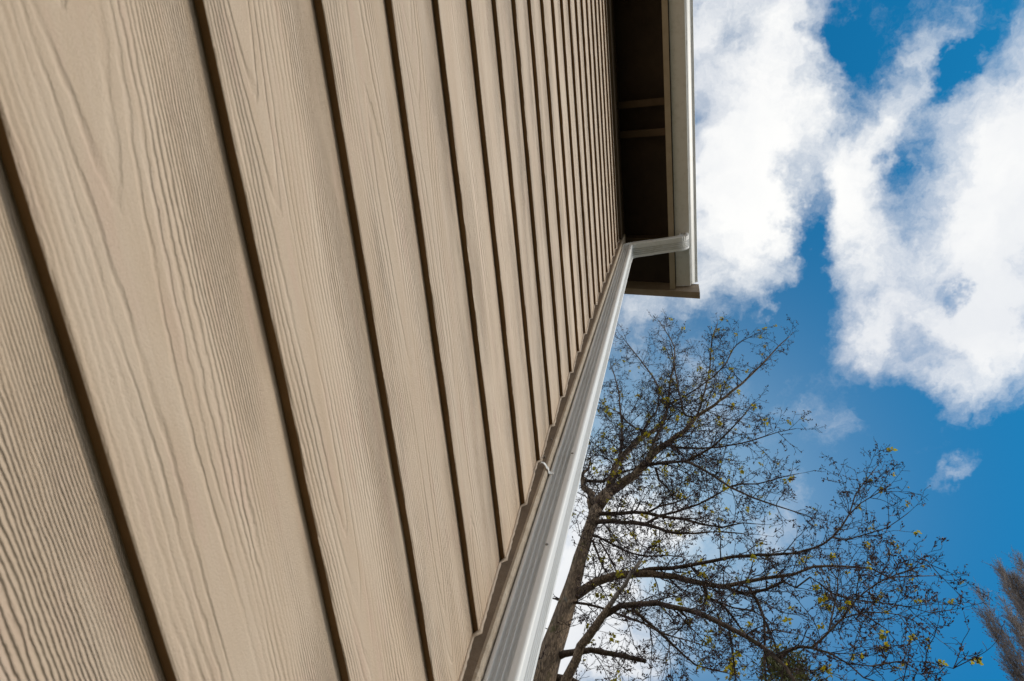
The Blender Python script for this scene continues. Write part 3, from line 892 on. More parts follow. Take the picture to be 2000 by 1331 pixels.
# ------------------------------------------------------------------ maple beside the house
TREE = [
    ('trunk', [(6.84,1.69,-0.15,0.3126), (6.79,1.68,0.84,0.2385), (6.61,1.66,2.32,0.2056), (6.39,1.64,4.64,0.1842), (6.29,1.63,7.04,0.1645), (6.24,1.62,7.23,0.1563), (6.20,1.60,7.42,0.1514), (6.11,1.56,7.77,0.1361), (6.04,1.51,8.04,0.1286), (5.96,1.46,8.34,0.1150), (5.88,1.41,8.66,0.1058), (5.82,1.38,8.91,0.0963), (5.77,1.36,9.13,0.0897), (5.71,1.32,9.37,0.0840), (5.64,1.28,9.63,0.0800), (5.59,1.24,9.84,0.0833), (5.53,1.20,10.09,0.0891)]),
    ('limb', [(5.55,1.24,9.99,0.0703), (5.53,1.30,10.20,0.0563), (5.52,1.32,10.38,0.0492), (5.51,1.43,10.52,0.0466), (5.49,1.49,10.74,0.0384), (5.47,1.50,10.90,0.0298), (5.46,1.43,11.05,0.0162), (5.43,1.42,11.33,0.0107)]),
    ('limb', [(5.49,1.48,10.72,0.0271), (5.44,1.17,10.63,0.0267), (5.37,1.01,10.71,0.0222), (5.29,0.75,10.72,0.0155), (5.21,0.47,10.76,0.0110)]),
    ('limb', [(5.54,1.20,10.06,0.1007), (5.50,1.14,10.19,0.0942), (5.46,1.06,10.35,0.0822)]),
    ('limb', [(5.47,1.07,10.32,0.0561), (5.43,1.03,10.67,0.0511), (5.37,0.94,11.15,0.0485), (5.33,0.79,11.50,0.0449), (5.30,0.66,11.78,0.0386), (5.29,0.49,12.00,0.0318), (5.27,0.33,12.25,0.0273), (5.22,0.23,12.61,0.0229), (5.15,0.19,13.05,0.0197), (5.05,0.15,13.69,0.0178), (4.94,0.08,14.31,0.0142), (4.83,0.07,14.98,0.0119), (4.71,0.24,15.68,0.0093), (4.62,0.40,16.19,0.0064)]),
    ('limb', [(5.47,1.06,10.33,0.0670), (5.38,0.83,10.51,0.0654), (5.32,0.66,10.67,0.0637), (5.23,0.52,10.88,0.0579), (5.17,0.42,11.05,0.0518), (5.09,0.18,11.24,0.0431), (4.99,-0.08,11.47,0.0367), (4.88,-0.28,11.78,0.0304), (4.79,-0.55,11.98,0.0236), (4.63,-0.94,12.36,0.0192), (4.45,-1.35,12.85,0.0136), (4.28,-1.70,13.33,0.0101), (4.19,-1.92,13.58,0.0051)]),
    ('limb', [(5.25,0.53,10.80,0.0332), (5.13,0.24,10.68,0.0260), (5.01,-0.07,10.50,0.0232), (4.88,-0.28,10.49,0.0188), (4.76,-0.47,10.50,0.0156), (4.56,-0.69,10.60,0.0114), (4.37,-0.90,10.71,0.0083), (4.27,-0.99,10.79,0.0041)]),
    ('limb', [(5.19,0.47,10.96,0.0291), (5.13,0.40,11.37,0.0254), (5.07,0.29,11.74,0.0225), (5.02,0.22,12.01,0.0169), (4.96,0.20,12.36,0.0124)]),
    ('limb', [(5.37,0.92,11.15,0.0277), (5.35,0.94,11.64,0.0252), (5.32,0.96,12.15,0.0212), (5.26,1.05,12.98,0.0173), (5.22,1.10,13.52,0.0152), (5.15,1.23,14.22,0.0116), (5.10,1.36,14.78,0.0060)]),
    ('limb', [(5.30,0.63,11.81,0.0266), (5.25,0.59,12.06,0.0209), (5.21,0.52,12.28,0.0162), (5.17,0.41,12.50,0.0152), (5.11,0.36,12.77,0.0129), (5.03,0.36,13.18,0.0093), (4.97,0.40,13.50,0.0054)]),
    ('limb', [(5.26,0.59,12.02,0.0196), (5.29,0.72,12.14,0.0161), (5.30,0.93,12.50,0.0141), (5.29,1.04,12.78,0.0118), (5.32,1.33,13.18,0.0081), (5.31,1.48,13.51,0.0042)]),
    ('limb', [(4.89,-0.26,11.72,0.0198), (4.91,-0.09,11.84,0.0165), (4.85,-0.03,12.31,0.0147), (4.76,0.03,13.05,0.0130), (4.65,0.09,13.86,0.0110), (4.56,0.14,14.49,0.0057)]),
    ('limb', [(5.10,0.20,11.21,0.0226), (5.06,0.05,11.02,0.0189), (4.98,-0.16,10.85,0.0163), (4.88,-0.40,10.67,0.0138), (4.75,-0.68,10.50,0.0114), (4.59,-0.97,10.34,0.0090), (4.41,-1.28,10.23,0.0059), (4.29,-1.48,10.09,0.0040)]),
    ('limb', [(5.01,-0.07,10.50,0.0211), (4.98,-0.25,10.27,0.0185), (4.95,-0.44,9.97,0.0169), (4.92,-0.62,9.65,0.0144), (4.86,-0.87,9.30,0.0119), (4.79,-1.10,9.01,0.0088), (4.71,-1.35,8.71,0.0051)]),
    ('limb', [(5.27,0.37,10.76,0.0220), (5.36,0.32,10.57,0.0184), (5.44,0.19,10.45,0.0150), (5.53,0.11,10.29,0.0095)]),
    ('limb', [(4.88,-0.27,11.78,0.0187), (4.76,-0.41,12.41,0.0159), (4.61,-0.54,13.17,0.0129), (4.43,-0.62,14.10,0.0110), (4.29,-0.77,14.79,0.0057)]),
    ('limb', [(5.18,0.22,12.73,0.0180), (5.05,0.43,13.70,0.0151), (4.95,0.68,14.39,0.0130), (4.85,0.96,15.09,0.0106), (4.78,1.15,15.56,0.0047)]),
    ('limb', [(5.18,0.17,12.92,0.0195), (5.15,0.08,12.98,0.0169), (5.05,-0.22,13.14,0.0144), (4.81,-0.78,13.68,0.0120), (4.58,-1.08,14.28,0.0097), (4.43,-1.53,14.58,0.0042)]),
    ('limb', [(5.92,1.41,8.52,0.0664), (5.88,1.28,8.63,0.0605), (5.83,1.10,8.74,0.0555), (5.79,0.88,8.84,0.0503), (5.76,0.64,8.89,0.0466), (5.74,0.39,8.86,0.0426), (5.73,0.09,8.80,0.0376), (5.73,-0.18,8.73,0.0327), (5.72,-0.47,8.65,0.0288), (5.68,-0.75,8.73,0.0229), (5.64,-1.04,8.77,0.0202), (5.61,-1.29,8.82,0.0168), (5.56,-1.54,8.91,0.0149), (5.53,-1.91,8.90,0.0126), (5.51,-2.16,8.86,0.0104), (5.53,-2.31,8.73,0.0092), (5.50,-2.54,8.73,0.0071), (5.48,-2.79,8.73,0.0040)]),
    ('limb', [(5.76,0.64,8.88,0.0304), (5.70,0.43,8.91,0.0276), (5.65,0.17,8.87,0.0255), (5.59,-0.08,8.87,0.0244), (5.53,-0.33,8.87,0.0225), (5.46,-0.59,8.88,0.0206), (5.39,-0.88,8.86,0.0178), (5.30,-1.28,8.79,0.0141), (5.23,-1.51,8.81,0.0125), (5.14,-1.73,8.92,0.0115), (4.99,-1.96,9.18,0.0095), (4.88,-2.07,9.42,0.0076), (4.78,-2.23,9.61,0.0055), (4.67,-2.41,9.81,0.0040)]),
    ('limb', [(5.74,-0.23,8.70,0.0223), (5.82,-0.28,8.57,0.0203), (5.88,-0.44,8.54,0.0169), (5.96,-0.55,8.43,0.0142), (6.04,-0.64,8.32,0.0107), (6.13,-0.73,8.21,0.0073)]),
    ('limb', [(5.70,-0.76,8.64,0.0201), (5.77,-0.84,8.47,0.0181), (5.84,-0.89,8.28,0.0170), (5.94,-0.87,8.03,0.0142), (6.03,-0.84,7.79,0.0123), (6.11,-0.84,7.59,0.0090)]),
    ('limb', [(5.72,-0.49,8.65,0.0220), (5.70,-0.73,8.51,0.0215), (5.64,-0.95,8.55,0.0182), (5.58,-1.15,8.62,0.0148), (5.57,-1.27,8.51,0.0114), (5.50,-1.44,8.62,0.0113), (5.50,-1.62,8.36,0.0100), (5.48,-1.75,8.26,0.0088), (5.44,-1.99,8.16,0.0067), (5.38,-2.31,8.04,0.0056), (5.35,-2.49,7.92,0.0046), (5.29,-2.69,7.92,0.0040)]),
    ('limb', [(6.29,1.45,7.05,0.0671), (6.15,1.37,7.21,0.0617), (6.06,1.32,7.32,0.0559), (5.91,1.21,7.50,0.0503), (5.75,1.07,7.69,0.0477), (5.64,0.96,7.82,0.0449), (5.57,0.88,7.90,0.0370), (5.52,0.83,7.95,0.0291), (5.44,0.76,8.05,0.0268), (5.37,0.68,8.14,0.0245), (5.28,0.60,8.24,0.0230), (5.19,0.49,8.36,0.0198)]),
    ('limb', [(5.63,0.93,7.87,0.0322), (5.58,0.83,7.93,0.0355), (5.53,0.72,7.97,0.0363), (5.48,0.49,7.96,0.0335), (5.43,0.28,7.91,0.0307), (5.38,0.01,7.79,0.0285), (5.35,-0.22,7.64,0.0270), (5.31,-0.44,7.47,0.0255), (5.29,-0.60,7.31,0.0241), (5.27,-0.75,7.14,0.0220), (5.25,-0.87,6.97,0.0201), (5.22,-0.82,7.00,0.0187), (5.21,-0.90,6.87,0.0166), (5.20,-0.97,6.66,0.0137), (5.19,-1.01,6.48,0.0094)]),
    ('limb', [(5.25,-0.86,6.98,0.0175), (5.21,-0.94,7.04,0.0162), (5.18,-1.02,7.08,0.0148), (5.16,-1.08,7.07,0.0144), (5.14,-1.17,7.05,0.0135), (5.10,-1.26,7.11,0.0118), (5.05,-1.35,7.19,0.0102), (4.98,-1.49,7.30,0.0094), (4.88,-1.65,7.47,0.0078), (4.78,-1.87,7.61,0.0061), (4.71,-2.06,7.67,0.0052), (4.62,-2.37,7.72,0.0043), (4.60,-2.49,7.58,0.0040)]),
    ('limb', [(5.14,-1.17,7.05,0.0118), (5.10,-1.31,6.96,0.0099), (5.07,-1.44,6.80,0.0080), (5.01,-1.62,6.73,0.0071), (4.93,-1.82,6.72,0.0054), (4.86,-2.02,6.66,0.0046), (4.80,-2.19,6.54,0.0040), (4.70,-2.38,6.59,0.0040)]),
    ('limb', [(5.49,0.59,7.88,0.0207), (5.54,0.49,7.84,0.0190), (5.60,0.38,7.78,0.0172), (5.66,0.28,7.72,0.0155), (5.72,0.17,7.66,0.0139), (5.81,0.02,7.56,0.0114), (5.88,-0.10,7.51,0.0098), (5.98,-0.44,7.54,0.0068)]),
    ('limb', [(5.38,0.07,7.79,0.0154), (5.47,-0.02,7.77,0.0123), (5.55,0.03,7.71,0.0092), (5.64,0.12,7.68,0.0069)]),
    ('limb', [(6.12,1.48,7.73,0.0492), (6.08,1.38,7.75,0.0409), (6.02,1.18,7.73,0.0340), (5.96,0.92,7.67,0.0311), (5.90,0.66,7.59,0.0274), (5.85,0.43,7.48,0.0230)]),
    ('limb', [(6.18,1.57,7.48,0.0480), (6.22,1.40,7.51,0.0417), (6.25,1.27,7.52,0.0368), (6.29,1.17,7.50,0.0319)]),
    ('limb', [(5.57,1.22,9.93,0.0340), (5.53,0.88,9.89,0.0276), (5.51,0.68,9.90,0.0255), (5.49,0.47,9.87,0.0234), (5.48,0.27,9.78,0.0211), (5.46,-0.02,9.69,0.0189), (5.46,-0.27,9.58,0.0149), (5.44,-0.51,9.50,0.0119), (5.39,-0.77,9.55,0.0082), (5.37,-1.02,9.49,0.0040)]),
    ('limb', [(5.61,1.25,9.76,0.0355), (5.57,1.12,9.75,0.0353), (5.52,0.93,9.69,0.0349), (5.45,0.66,9.56,0.0313), (5.41,0.48,9.47,0.0271), (5.38,0.30,9.33,0.0229), (5.33,0.07,9.16,0.0179), (5.26,-0.16,9.07,0.0141), (5.16,-0.46,8.98,0.0103), (5.07,-0.74,8.81,0.0059)]),
    ('limb', [(5.49,0.48,9.87,0.0175), (5.49,0.31,10.05,0.0158), (5.52,0.11,10.19,0.0129), (5.53,-0.14,10.44,0.0081)]),
    ('limb', [(5.41,0.48,9.48,0.0187), (5.36,0.30,9.61,0.0179), (5.33,0.07,9.68,0.0160), (5.28,-0.22,9.79,0.0142), (5.23,-0.42,9.92,0.0124), (5.17,-0.68,10.10,0.0086), (5.13,-0.91,10.19,0.0048)]),
    ('limb', [(5.67,1.28,9.54,0.0213), (5.71,1.15,9.58,0.0175), (5.80,0.97,9.57,0.0165), (5.91,0.78,9.56,0.0145), (6.02,0.50,9.61,0.0126), (6.11,0.23,9.78,0.0098), (6.19,-0.01,9.86,0.0059)]),
    ('limb', [(5.68,1.30,9.46,0.0212), (5.70,1.21,9.46,0.0173), (5.80,1.11,9.25,0.0160), (5.87,1.03,9.09,0.0139), (5.92,0.94,8.98,0.0092)]),
    ('limb', [(5.73,1.13,9.53,0.0145), (5.77,1.04,9.38,0.0133), (5.82,0.95,9.23,0.0112), (5.89,0.85,9.01,0.0073)]),
    ('limb', [(5.93,1.47,8.47,0.0159), (5.95,1.64,8.54,0.0089)]),
    ('limb', [(5.92,1.47,8.51,0.0212), (5.88,1.33,8.41,0.0174), (5.78,1.01,8.22,0.0152), (5.68,0.67,7.96,0.0138), (5.61,0.46,7.79,0.0118), (5.52,0.21,7.54,0.0091), (5.41,-0.06,7.33,0.0058), (5.33,-0.24,7.17,0.0040)]),
    ('limb', [(5.05,-1.35,7.19,0.0093), (5.04,-1.49,7.62,0.0081), (5.03,-1.59,7.97,0.0065), (5.03,-1.50,8.23,0.0048)]),
    ('limb', [(4.92,-0.62,9.65,0.0134), (4.85,-0.77,9.61,0.0114), (4.79,-0.93,9.51,0.0093), (4.66,-1.18,9.44,0.0073), (4.54,-1.41,9.35,0.0040)]),
    ('limb', [(5.14,-1.71,8.91,0.0094), (5.09,-1.84,8.79,0.0082), (4.99,-2.03,8.76,0.0071), (4.87,-2.25,8.73,0.0050), (4.70,-2.48,8.79,0.0040)]),
    ('limb', [(4.99,-1.96,9.18,0.0085), (4.93,-2.12,9.34,0.0064), (4.87,-2.36,9.50,0.0054), (4.83,-2.49,9.58,0.0040)]),
    ('limb', [(5.48,-1.75,8.26,0.0088), (5.57,-1.85,8.17,0.0078), (5.65,-1.99,8.13,0.0067), (5.73,-2.13,8.09,0.0048), (5.85,-2.25,7.96,0.0040)]),
    ('limb', [(5.07,-1.44,6.80,0.0072), (5.12,-1.55,6.70,0.0063), (5.15,-1.73,6.67,0.0047), (5.16,-1.99,6.73,0.0040)]),
    ('limb', [(4.98,-1.49,7.30,0.0077), (5.02,-1.73,7.46,0.0069), (5.08,-1.95,7.55,0.0053), (5.17,-2.20,7.58,0.0044), (5.29,-2.39,7.50,0.0040)]),
    ('limb', [(5.91,-0.88,8.12,0.0111), (5.96,-1.01,8.24,0.0097), (6.03,-1.15,8.29,0.0073)]),
    ('limb', [(5.88,-0.44,8.54,0.0118), (5.84,-0.57,8.42,0.0099), (5.75,-0.79,8.27,0.0081), (5.69,-0.95,8.02,0.0054), (5.63,-1.08,7.91,0.0040)]),
]
DEADWOOD = {23}
BARKED = {1, 3, 4, 5, 18, 23}
STUBS = {29, 30, 23}


def smooth_path(pts, step):
    """Catmull-Rom through (x, y, z, r), resampled about every `step` metres"""
    P = [np.array(p) for p in pts]
    out = []
    for i in range(len(P) - 1):
        p0, p1, p2, p3 = P[max(i - 1, 0)], P[i], P[i + 1], P[min(i + 2, len(P) - 1)]
        n = max(1, int(np.linalg.norm(p2[:3] - p1[:3]) / step))
        for k in range(n):
            t = k / n
            q = 0.5 * ((2 * p1) + (p2 - p0) * t + (2 * p0 - 5 * p1 + 4 * p2 - p3) * t * t + (3 * p1 - p0 - 3 * p2 + p3) * t ** 3)
            q[3] = p1[3] * (1 - t) + p2[3] * t
            out.append(q)
    out.append(P[-1])
    return out

class Stuff:
    def __init__(self):
        self.V, self.F = [], []
    def add(self, v, f):
        n = len(self.V)
        self.V.extend(v)
        self.F.extend([tuple(i + n for i in q) for q in f])

def fast_tube(st, pts, rad, sides=3):
    n0 = len(st.V)
    m = len(pts)
    for i in range(m):
        t = pts[min(i + 1, m - 1)] - pts[max(i - 1, 0)]
        t = t / (np.linalg.norm(t) + 1e-9)
        a = np.cross(t, (0.31, 0.87, 0.38))
        a /= np.linalg.norm(a) + 1e-9
        b_ = np.cross(t, a)
        for k in range(sides):
            th = 2 * math.pi * k / sides
            st.V.append(pts[i] + (a * math.cos(th) + b_ * math.sin(th)) * rad[i])
    for i in range(m - 1):
        for k in range(sides):
            k2 = (k + 1) % sides
            st.F.append((n0 + i * sides + k, n0 + i * sides + k2, n0 + (i + 1) * sides + k2, n0 + (i + 1) * sides + k))

def rot_about(v, ax, a):
    ax = ax / (np.linalg.norm(ax) + 1e-9)
    return v * math.cos(a) + np.cross(ax, v) * math.sin(a) + ax * np.dot(ax, v) * (1 - math.cos(a))

maple = tag(empty('maple_tree', (6.84, 1.69, 0.0)), 'tall bare maple with mossy trunk and yellow-green spring tufts beside the house corner', 'tree')
MINV = Matrix.Translation((-6.84, -1.69, 0.0))
def mp(o):
    o.parent = maple
    o.matrix_parent_inverse = MINV
    return o

tr = random.Random(21)
nprng = np.random.default_rng(3)
twigs, buds = Stuff(), Stuff()
tips = []                      # places for leaf tufts

def bud(p, s):
    d = nprng.normal(size=3); d /= np.linalg.norm(d)
    e = np.cross(d, nprng.normal(size=3)); e /= np.linalg.norm(e) + 1e-9
    g = np.cross(d, e)
    n = len(buds.V)
    buds.V.extend([p, p + d * s * 0.6 + e * s * 0.28, p + d * s * 0.6 - e * s * 0.18 + g * s * 0.22, p + d * s * 0.6 - g * s * 0.25, p + d * s * 1.25])
    buds.F.extend([(n, n + 1, n + 2), (n, n + 2, n + 3), (n, n + 3, n + 1), (n + 4, n + 2, n + 1), (n + 4, n + 3, n + 2), (n + 4, n + 1, n + 3)])

def grow(p, d, length, r, level):
    """a crooked twig with side shoots; level 0 is the finest"""
    seg = {2: 7, 1: 5, 0: 3}[level]
    pts, rad = [p], [r]
    q = p.copy()
    dirn = d / np.linalg.norm(d)
    for k in range(seg):
        dirn = dirn + nprng.normal(size=3) * (0.17 if level else 0.26) + np.array((0, 0, 0.045))
        dirn /= np.linalg.norm(dirn)
        q = q + dirn * (length / seg)
        pts.append(q.copy())
        rad.append(max(r * (1 - 0.8 * (k + 1) / seg), 0.0023))
    fast_tube(twigs, pts, rad, 4 if level == 2 else 3)
    if level > 0:
        nch = int(length / (0.078 if level == 2 else 0.058) * tr.uniform(0.8, 1.2))
        for c in range(nch):
            f_ = 0.15 + 0.85 * (c + tr.random()) / nch
            i = min(int(f_ * seg), seg - 1)
            w_ = f_ * seg - i
            base = pts[i] * (1 - w_) + pts[i + 1] * w_
            t = pts[i + 1] - pts[i]
            t /= np.linalg.norm(t)
            ax = np.cross(t, nprng.normal(size=3))
            cd = rot_about(t, ax, math.radians(tr.uniform(32, 66)))
            ln = length * tr.uniform(0.25, 0.5) * (1.15 - 0.6 * f_)
            if level == 1:
                ln = max(0.05, min(ln, 0.28))
            else:
                ln = max(0.16, ln)
            grow(base, cd, ln, max(rad[i] * 0.6, 0.0030), level - 1)
    if level <= 1:
        tips.append((pts[-1], dirn))
        for k in range((tr.choice((0, 1, 1, 2)) if p[2] > 11.2 else tr.choice((0, 1, 1, 2, 3))) if tr.random() < 0.62 else (0 if tr.random() < 0.8 else (3 if p[2] > 11.2 else 8))):
            a = pts[tr.randrange(1, len(pts))]
            bud(a + nprng.normal(size=3) * 0.008, tr.uniform(0.018, 0.036))

for bi, (nm, pts) in enumerate(TREE):
    path = smooth_path(pts, 0.16 if nm == 'trunk' else 0.13)
    P = [np.array(q[:3]) for q in path]
    Rr = [q[3] for q in path]
    if nm == 'limb' and len(P) > 4:
        for k in range(1, len(P) - 1):
            P[k] = P[k] + nprng.normal(size=3) * min(Rr[k] * 0.22, 0.010)
    big = max(Rr) > 0.05
    sides = 28 if nm == 'trunk' else (16 if big else 8)
    rr = random.Random(bi)
    v, f = tube(P, Rr, sides)
    if big:                    # knobbly, fluted wood
        for i in range(len(P)):
            c = Vector(P[i])
            for k in range(sides):
                j = i * sides + k
                ph = bi + i * 0.12
                s = 1 + 0.05 * math.sin(3 * 2 * math.pi * k / sides + ph) + 0.03 * math.sin(7 * 2 * math.pi * k / sides - ph * 2.1) + rr.uniform(-0.03, 0.03)
                v[j] = c + (v[j] - c) * s
    dead = bi in DEADWOOD
    mat = M_BARK if (nm == 'trunk' or bi in BARKED) else M_LIMB
    o = mp(link_mesh(nm, v, f, mat, smooth=True))
    if dead:
        # the stem's upper end is bare wood
        o.data.materials.append(M_DEAD)
        cut = int(len(P) * 0.66)
        o.data.polygons.foreach_set('material_index', [1 if (p_.index // sides) >= cut else 0 for p_ in o.data.polygons])
        o['label'] = 'limb ending in bare grey broken wood'
    # shoots along the limb
    if nm == 'trunk' or bi in STUBS:
        n_sh = 16 if nm == 'trunk' else 4
        for _ in range(n_sh):
            i = rr.randrange(int(len(P) * 0.45), len(P) - 1)
            t = P[i + 1] - P[i]; t /= np.linalg.norm(t)
            cd = rot_about(t, np.cross(t, nprng.normal(size=3)), math.radians(rr.uniform(50, 85)))
            grow(P[i] + cd * Rr[i] * 0.8, cd, rr.uniform(0.4, 1.0), 0.007, 2)
        continue
    acc = 0.0
    L = sum(np.linalg.norm(P[k + 1] - P[k]) for k in range(len(P) - 1))
    run = 0.0
    gap = 0.105
    for k in range(len(P) - 1):
        sl = np.linalg.norm(P[k + 1] - P[k])
        run += sl
        acc += sl
        fr = run / L
        if fr < 0.12 and Rr[0] > 0.03:
            continue
        while acc > gap:
            acc -= gap * rr.uniform(0.7, 1.5)
            t = P[k + 1] - P[k]; t /= np.linalg.norm(t)
            cd = rot_about(t, np.cross(t, nprng.normal(size=3)), math.radians(rr.uniform(30, 68)))
            thick = Rr[k] > 0.022
            ln = rr.uniform(0.45, 1.1) if thick else rr.uniform(0.30, 0.85) * (1.1 - 0.45 * fr)
            grow(P[k] + cd * Rr[k] * 0.6, cd, ln, min(0.0095, max(0.0046, Rr[k] * 0.45)), 2)
    grow(P[-1], P[-1] - P[-2], 0.35, max(Rr[-1] * 0.8, 0.003), 1)

print('twig faces', len(twigs.F), 'bud faces', len(buds.F), 'tips', len(tips))
o = mp(link_mesh('twigs', twigs.V, twigs.F, M_TWIG)); o['kind'] = 'stuff'
o = mp(link_mesh('seed_keys', buds.V, buds.F, M_BUD)); o['kind'] = 'stuff'

def tuft_mesh(seed):
    """a small burst of folded young leaves"""
    r = random.Random(seed)
    V, F = [], []
    for k in range(r.randint(7, 11)):
        a = r.uniform(0, 2 * math.pi)
        el = r.uniform(-0.9, 0.7)
        d = Vector((math.cos(a) * math.cos(el), math.sin(a) * math.cos(el), math.sin(el)))
        s = d.cross(Vector((0.2, 0.3, 0.9))).normalized()
        u = d.cross(s)
        L = r.uniform(0.028, 0.055)
        w_ = L * r.uniform(0.22, 0.36)
        n = len(V)
        V += [Vector((0, 0, 0)) + d * 0.006, d * L * 0.55 + s * w_ - u * w_ * 0.3, d * L * 0.5, d * L * 0.55 - s * w_ - u * w_ * 0.3, d * L + u * L * 0.15]
        F += [(n, n + 1, n + 2), (n, n + 2, n + 3), (n + 1, n + 4, n + 2), (n + 2, n + 4, n + 3)]
    me = bpy.data.meshes.new('leaf_tuft')
    me.from_pydata([tuple(v) for v in V], [], F)
    me.materials.append(M_LEAF)
    return me
tufts = [tuft_mesh(s) for s in range(8)]
tr.shuffle(tips)
chosen, spare = tips[:250], tips[250:520]
for p, d in chosen:
    o = bpy.data.objects.new('leaf_tuft', tr.choice(tufts))
    COL.objects.link(o)
    mp(o)
    o.location = p
    o.rotation_euler = (tr.uniform(-0.5, 0.5), tr.uniform(-0.5, 0.5), tr.uniform(0, 6.28))
    o.scale = (tr.uniform(0.9, 1.6),) * 3
rest = Stuff()
for p, d in spare:
    me = tr.choice(tufts)
    s = tr.uniform(0.35, 0.8)
    rest.add([p + np.array(v.co) * s for v in me.vertices], [tuple(q.vertices) for q in me.polygons])
o = mp(link_mesh('small_leaves', rest.V, rest.F, M_LEAF)); o['kind'] = 'stuff'

# ------------------------------------------------------------------ poplar further off
def build_poplar():
    base = np.array((16.0, -10.0, 0.0))
    pop = tag(empty('poplar_tree', tuple(base)), 'distant leafless poplar with upswept grey-brown plumes of twigs', 'tree')
    inv = Matrix.Translation(tuple(-base))
    def pp(o):
        o.parent = pop
        o.matrix_parent_inverse = inv
        return o
    rr = random.Random(77)
    st, cat = Stuff(), Stuff()
    tp = [(base[0], base[1], -0.1, 0.40), (base[0] + 0.05, base[1], 6, 0.31), (base[0], base[1] + 0.05, 12, 0.18), (base[0] - 0.3, base[1], 17, 0.08), (base[0] - 0.6, base[1] + 0.1, 20.5, 0.02)]
    path = smooth_path(tp, 0.6)
    v, f = tube([q[:3] for q in path], [q[3] for q in path], 14)
    pp(link_mesh('trunk', v, f, M_BARK, smooth=True))
    # upswept limbs: (height where it leaves, reach x, reach y, top height)
    plumes = POPLAR_PLUMES + [(3.5 + 0.75 * k, math.cos(k * 2.4) * (1.5 + 0.02 * k), math.sin(k * 2.4) * 1.5, 9.5 + 0.42 * k) for k in range(18)]
    split = []
    for (h0, rx, ry, top) in plumes:
        for _ in range(3):
            split.append((h0 + rr.uniform(-0.6, 0.6), rx + rr.uniform(-0.38, 0.38), ry + rr.uniform(-0.38, 0.38), top - rr.uniform(0.0, 1.5)))
    for (h0, rx, ry, top) in split:
        p0 = np.array((base[0], base[1], h0)); p3 = np.array((base[0] + rx, base[1] + ry, top))
        p1 = p0 + np.array((rx * 0.65, ry * 0.65, (top - h0) * 0.22)); p2 = p0 + np.array((rx * 0.95, ry * 0.95, (top - h0) * 0.6))
        pts = [(*p0, 0.06), (*p1, 0.04), (*p2, 0.02), (*p3, 0.005)]
        path = smooth_path(pts, 0.35)
        v, f = tube([q[:3] for q in path], [q[3] for q in path], 7)
        pp(link_mesh('limb', v, f, M_POPLAR, smooth=True))
        n = len(path)
        for i in range(int(n * 0.22), n):
            for _ in range(6):
                c = np.array(path[i][:3])
                a = rr.uniform(0, 6.283)
                tilt = rr.uniform(0.12, 0.55)
                d = np.array((math.cos(a) * math.sin(tilt), math.sin(a) * math.sin(tilt), math.cos(tilt)))
                L = rr.uniform(0.25, 0.85) * (1.15 - 0.5 * i / n)
                q = [c, c + d * L * 0.5, c + d * L + np.array((0, 0, L * 0.15))]
                fast_tube(st, q, [0.006, 0.004, 0.0025], 3)
                for _k in range(7):
                    b0 = c + d * L * rr.uniform(0.25, 1.0)
                    e = np.array((rr.uniform(-1, 1), rr.uniform(-1, 1), rr.uniform(0.8, 2.6))); e /= np.linalg.norm(e)
                    l2 = rr.uniform(0.10, 0.30)
                    fast_tube(st, [b0, b0 + e * l2], [0.004, 0.0025], 3)
                    m = len(cat.V)
                    s = rr.uniform(0.016, 0.032)
                    tip = b0 + e * l2
                    g = np.cross(e, (0.3, 0.8, 0.1)); g /= np.linalg.norm(g)
                    cat.V.extend([tip - e * s, tip + g * s * 0.6, tip - g * s * 0.6, tip + e * s * 1.4])
                    cat.F.extend([(m, m + 1, m + 2), (m + 1, m + 3, m + 2)])
    o = pp(link_mesh('twigs', st.V, st.F, M_POPLAR)); o['kind'] = 'stuff'
    o = pp(link_mesh('catkins', cat.V, cat.F, M_CATKIN)); o['kind'] = 'stuff'
POPLAR_PLUMES = []
POPLAR_PLUMES = [(13.70, -0.69, 0.12, 23.20), (13.30, -0.88, 0.11, 22.80), (11.10, -1.13, 1.42, 20.60), (10.70, -1.34, 1.42, 20.20), (13.00, -0.73, -0.03, 22.50), (13.00, -0.36, -0.36, 22.50), (10.50, -1.12, 1.44, 20.00), (14.50, 0.12, -1.24, 24.00), (12.50, -0.25, -0.03, 22.00), (12.50, 0.21, -0.36, 22.00), (12.50, -0.70, 0.26, 22.00), (10.00, -1.10, 1.44, 19.50), (11.50, 0.18, 0.26, 21.00)]
build_poplar()

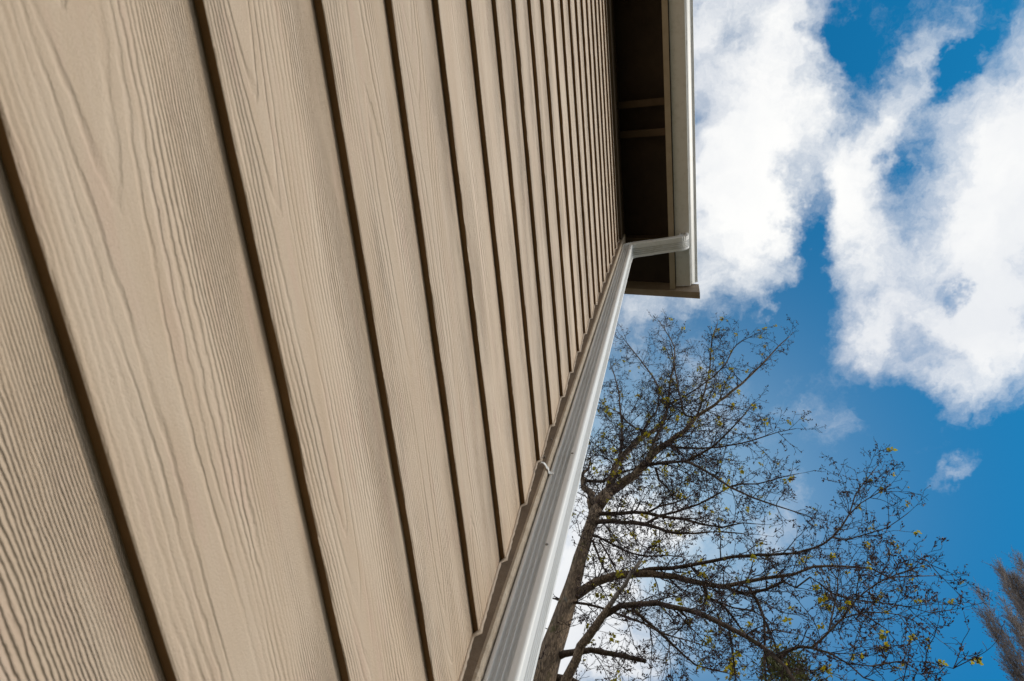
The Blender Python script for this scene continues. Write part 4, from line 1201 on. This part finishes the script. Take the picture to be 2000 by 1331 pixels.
# ------------------------------------------------------------------ evergreen behind the maple
def build_evergreen():
    base = np.array(EVER_BASE)
    ev = tag(empty('evergreen_tree', tuple(base)), 'olive-green evergreen top showing through the lowest maple branches', 'tree')
    inv = Matrix.Translation(tuple(-base))
    rr = random.Random(5)
    top = EVER_TOP
    def pp(o):
        o.parent = ev
        o.matrix_parent_inverse = inv
        return o
    path = [(base[0], base[1], -0.1, 0.34), (base[0] + 0.1, base[1], top * 0.5, 0.2), (base[0], base[1], top, 0.02)]
    path = smooth_path(path, 0.8)
    v, f = tube([q[:3] for q in path], [q[3] for q in path], 12)
    pp(link_mesh('trunk', v, f, M_BARK, smooth=True))
    cr, tw = Stuff(), Stuff()
    for k in range(330):
        h = rr.uniform(0.22, 1.0) ** 0.75
        z = top * h
        reach = (0.35 + 3.1 * (1 - h) ** 0.75) * rr.uniform(0.75, 1.1)
        a = rr.uniform(0, 6.283)
        d = np.array((math.cos(a), math.sin(a), rr.uniform(0.15, 0.55)))
        p0 = np.array((base[0], base[1], z))
        fast_tube(tw, [p0, p0 + d * reach * 0.5, p0 + d * reach + np.array((0, 0, 0.1 * reach))], [0.03, 0.018, 0.006], 4)
        for j in range(int(26 + reach * 38)):
            f_ = rr.uniform(0.2, 1.05)
            c = p0 + d * reach * f_ + np.array((rr.gauss(0, 0.16), rr.gauss(0, 0.16), rr.gauss(0, 0.12)))
            e = d * 0.6 + np.array((rr.gauss(0, 0.5), rr.gauss(0, 0.5), rr.gauss(0.2, 0.4))); e /= np.linalg.norm(e)
            g = np.cross(e, (rr.random(), rr.random(), rr.random())); g /= np.linalg.norm(g) + 1e-9
            s = rr.uniform(0.05, 0.11)
            m = len(cr.V)
            cr.V.extend([c - e * s, c + g * s * 0.32, c - g * s * 0.32, c + e * s * 1.1])
            cr.F.extend([(m, m + 1, m + 2), (m + 1, m + 3, m + 2)])
    pp(link_mesh('branches', tw.V, tw.F, M_LIMB))['kind'] = 'stuff'
    pp(link_mesh('crown', cr.V, cr.F, M_EVER))['kind'] = 'stuff'
EVER_BASE = (16.1, -2.75, 0.0)
EVER_TOP = 19.0
build_evergreen()
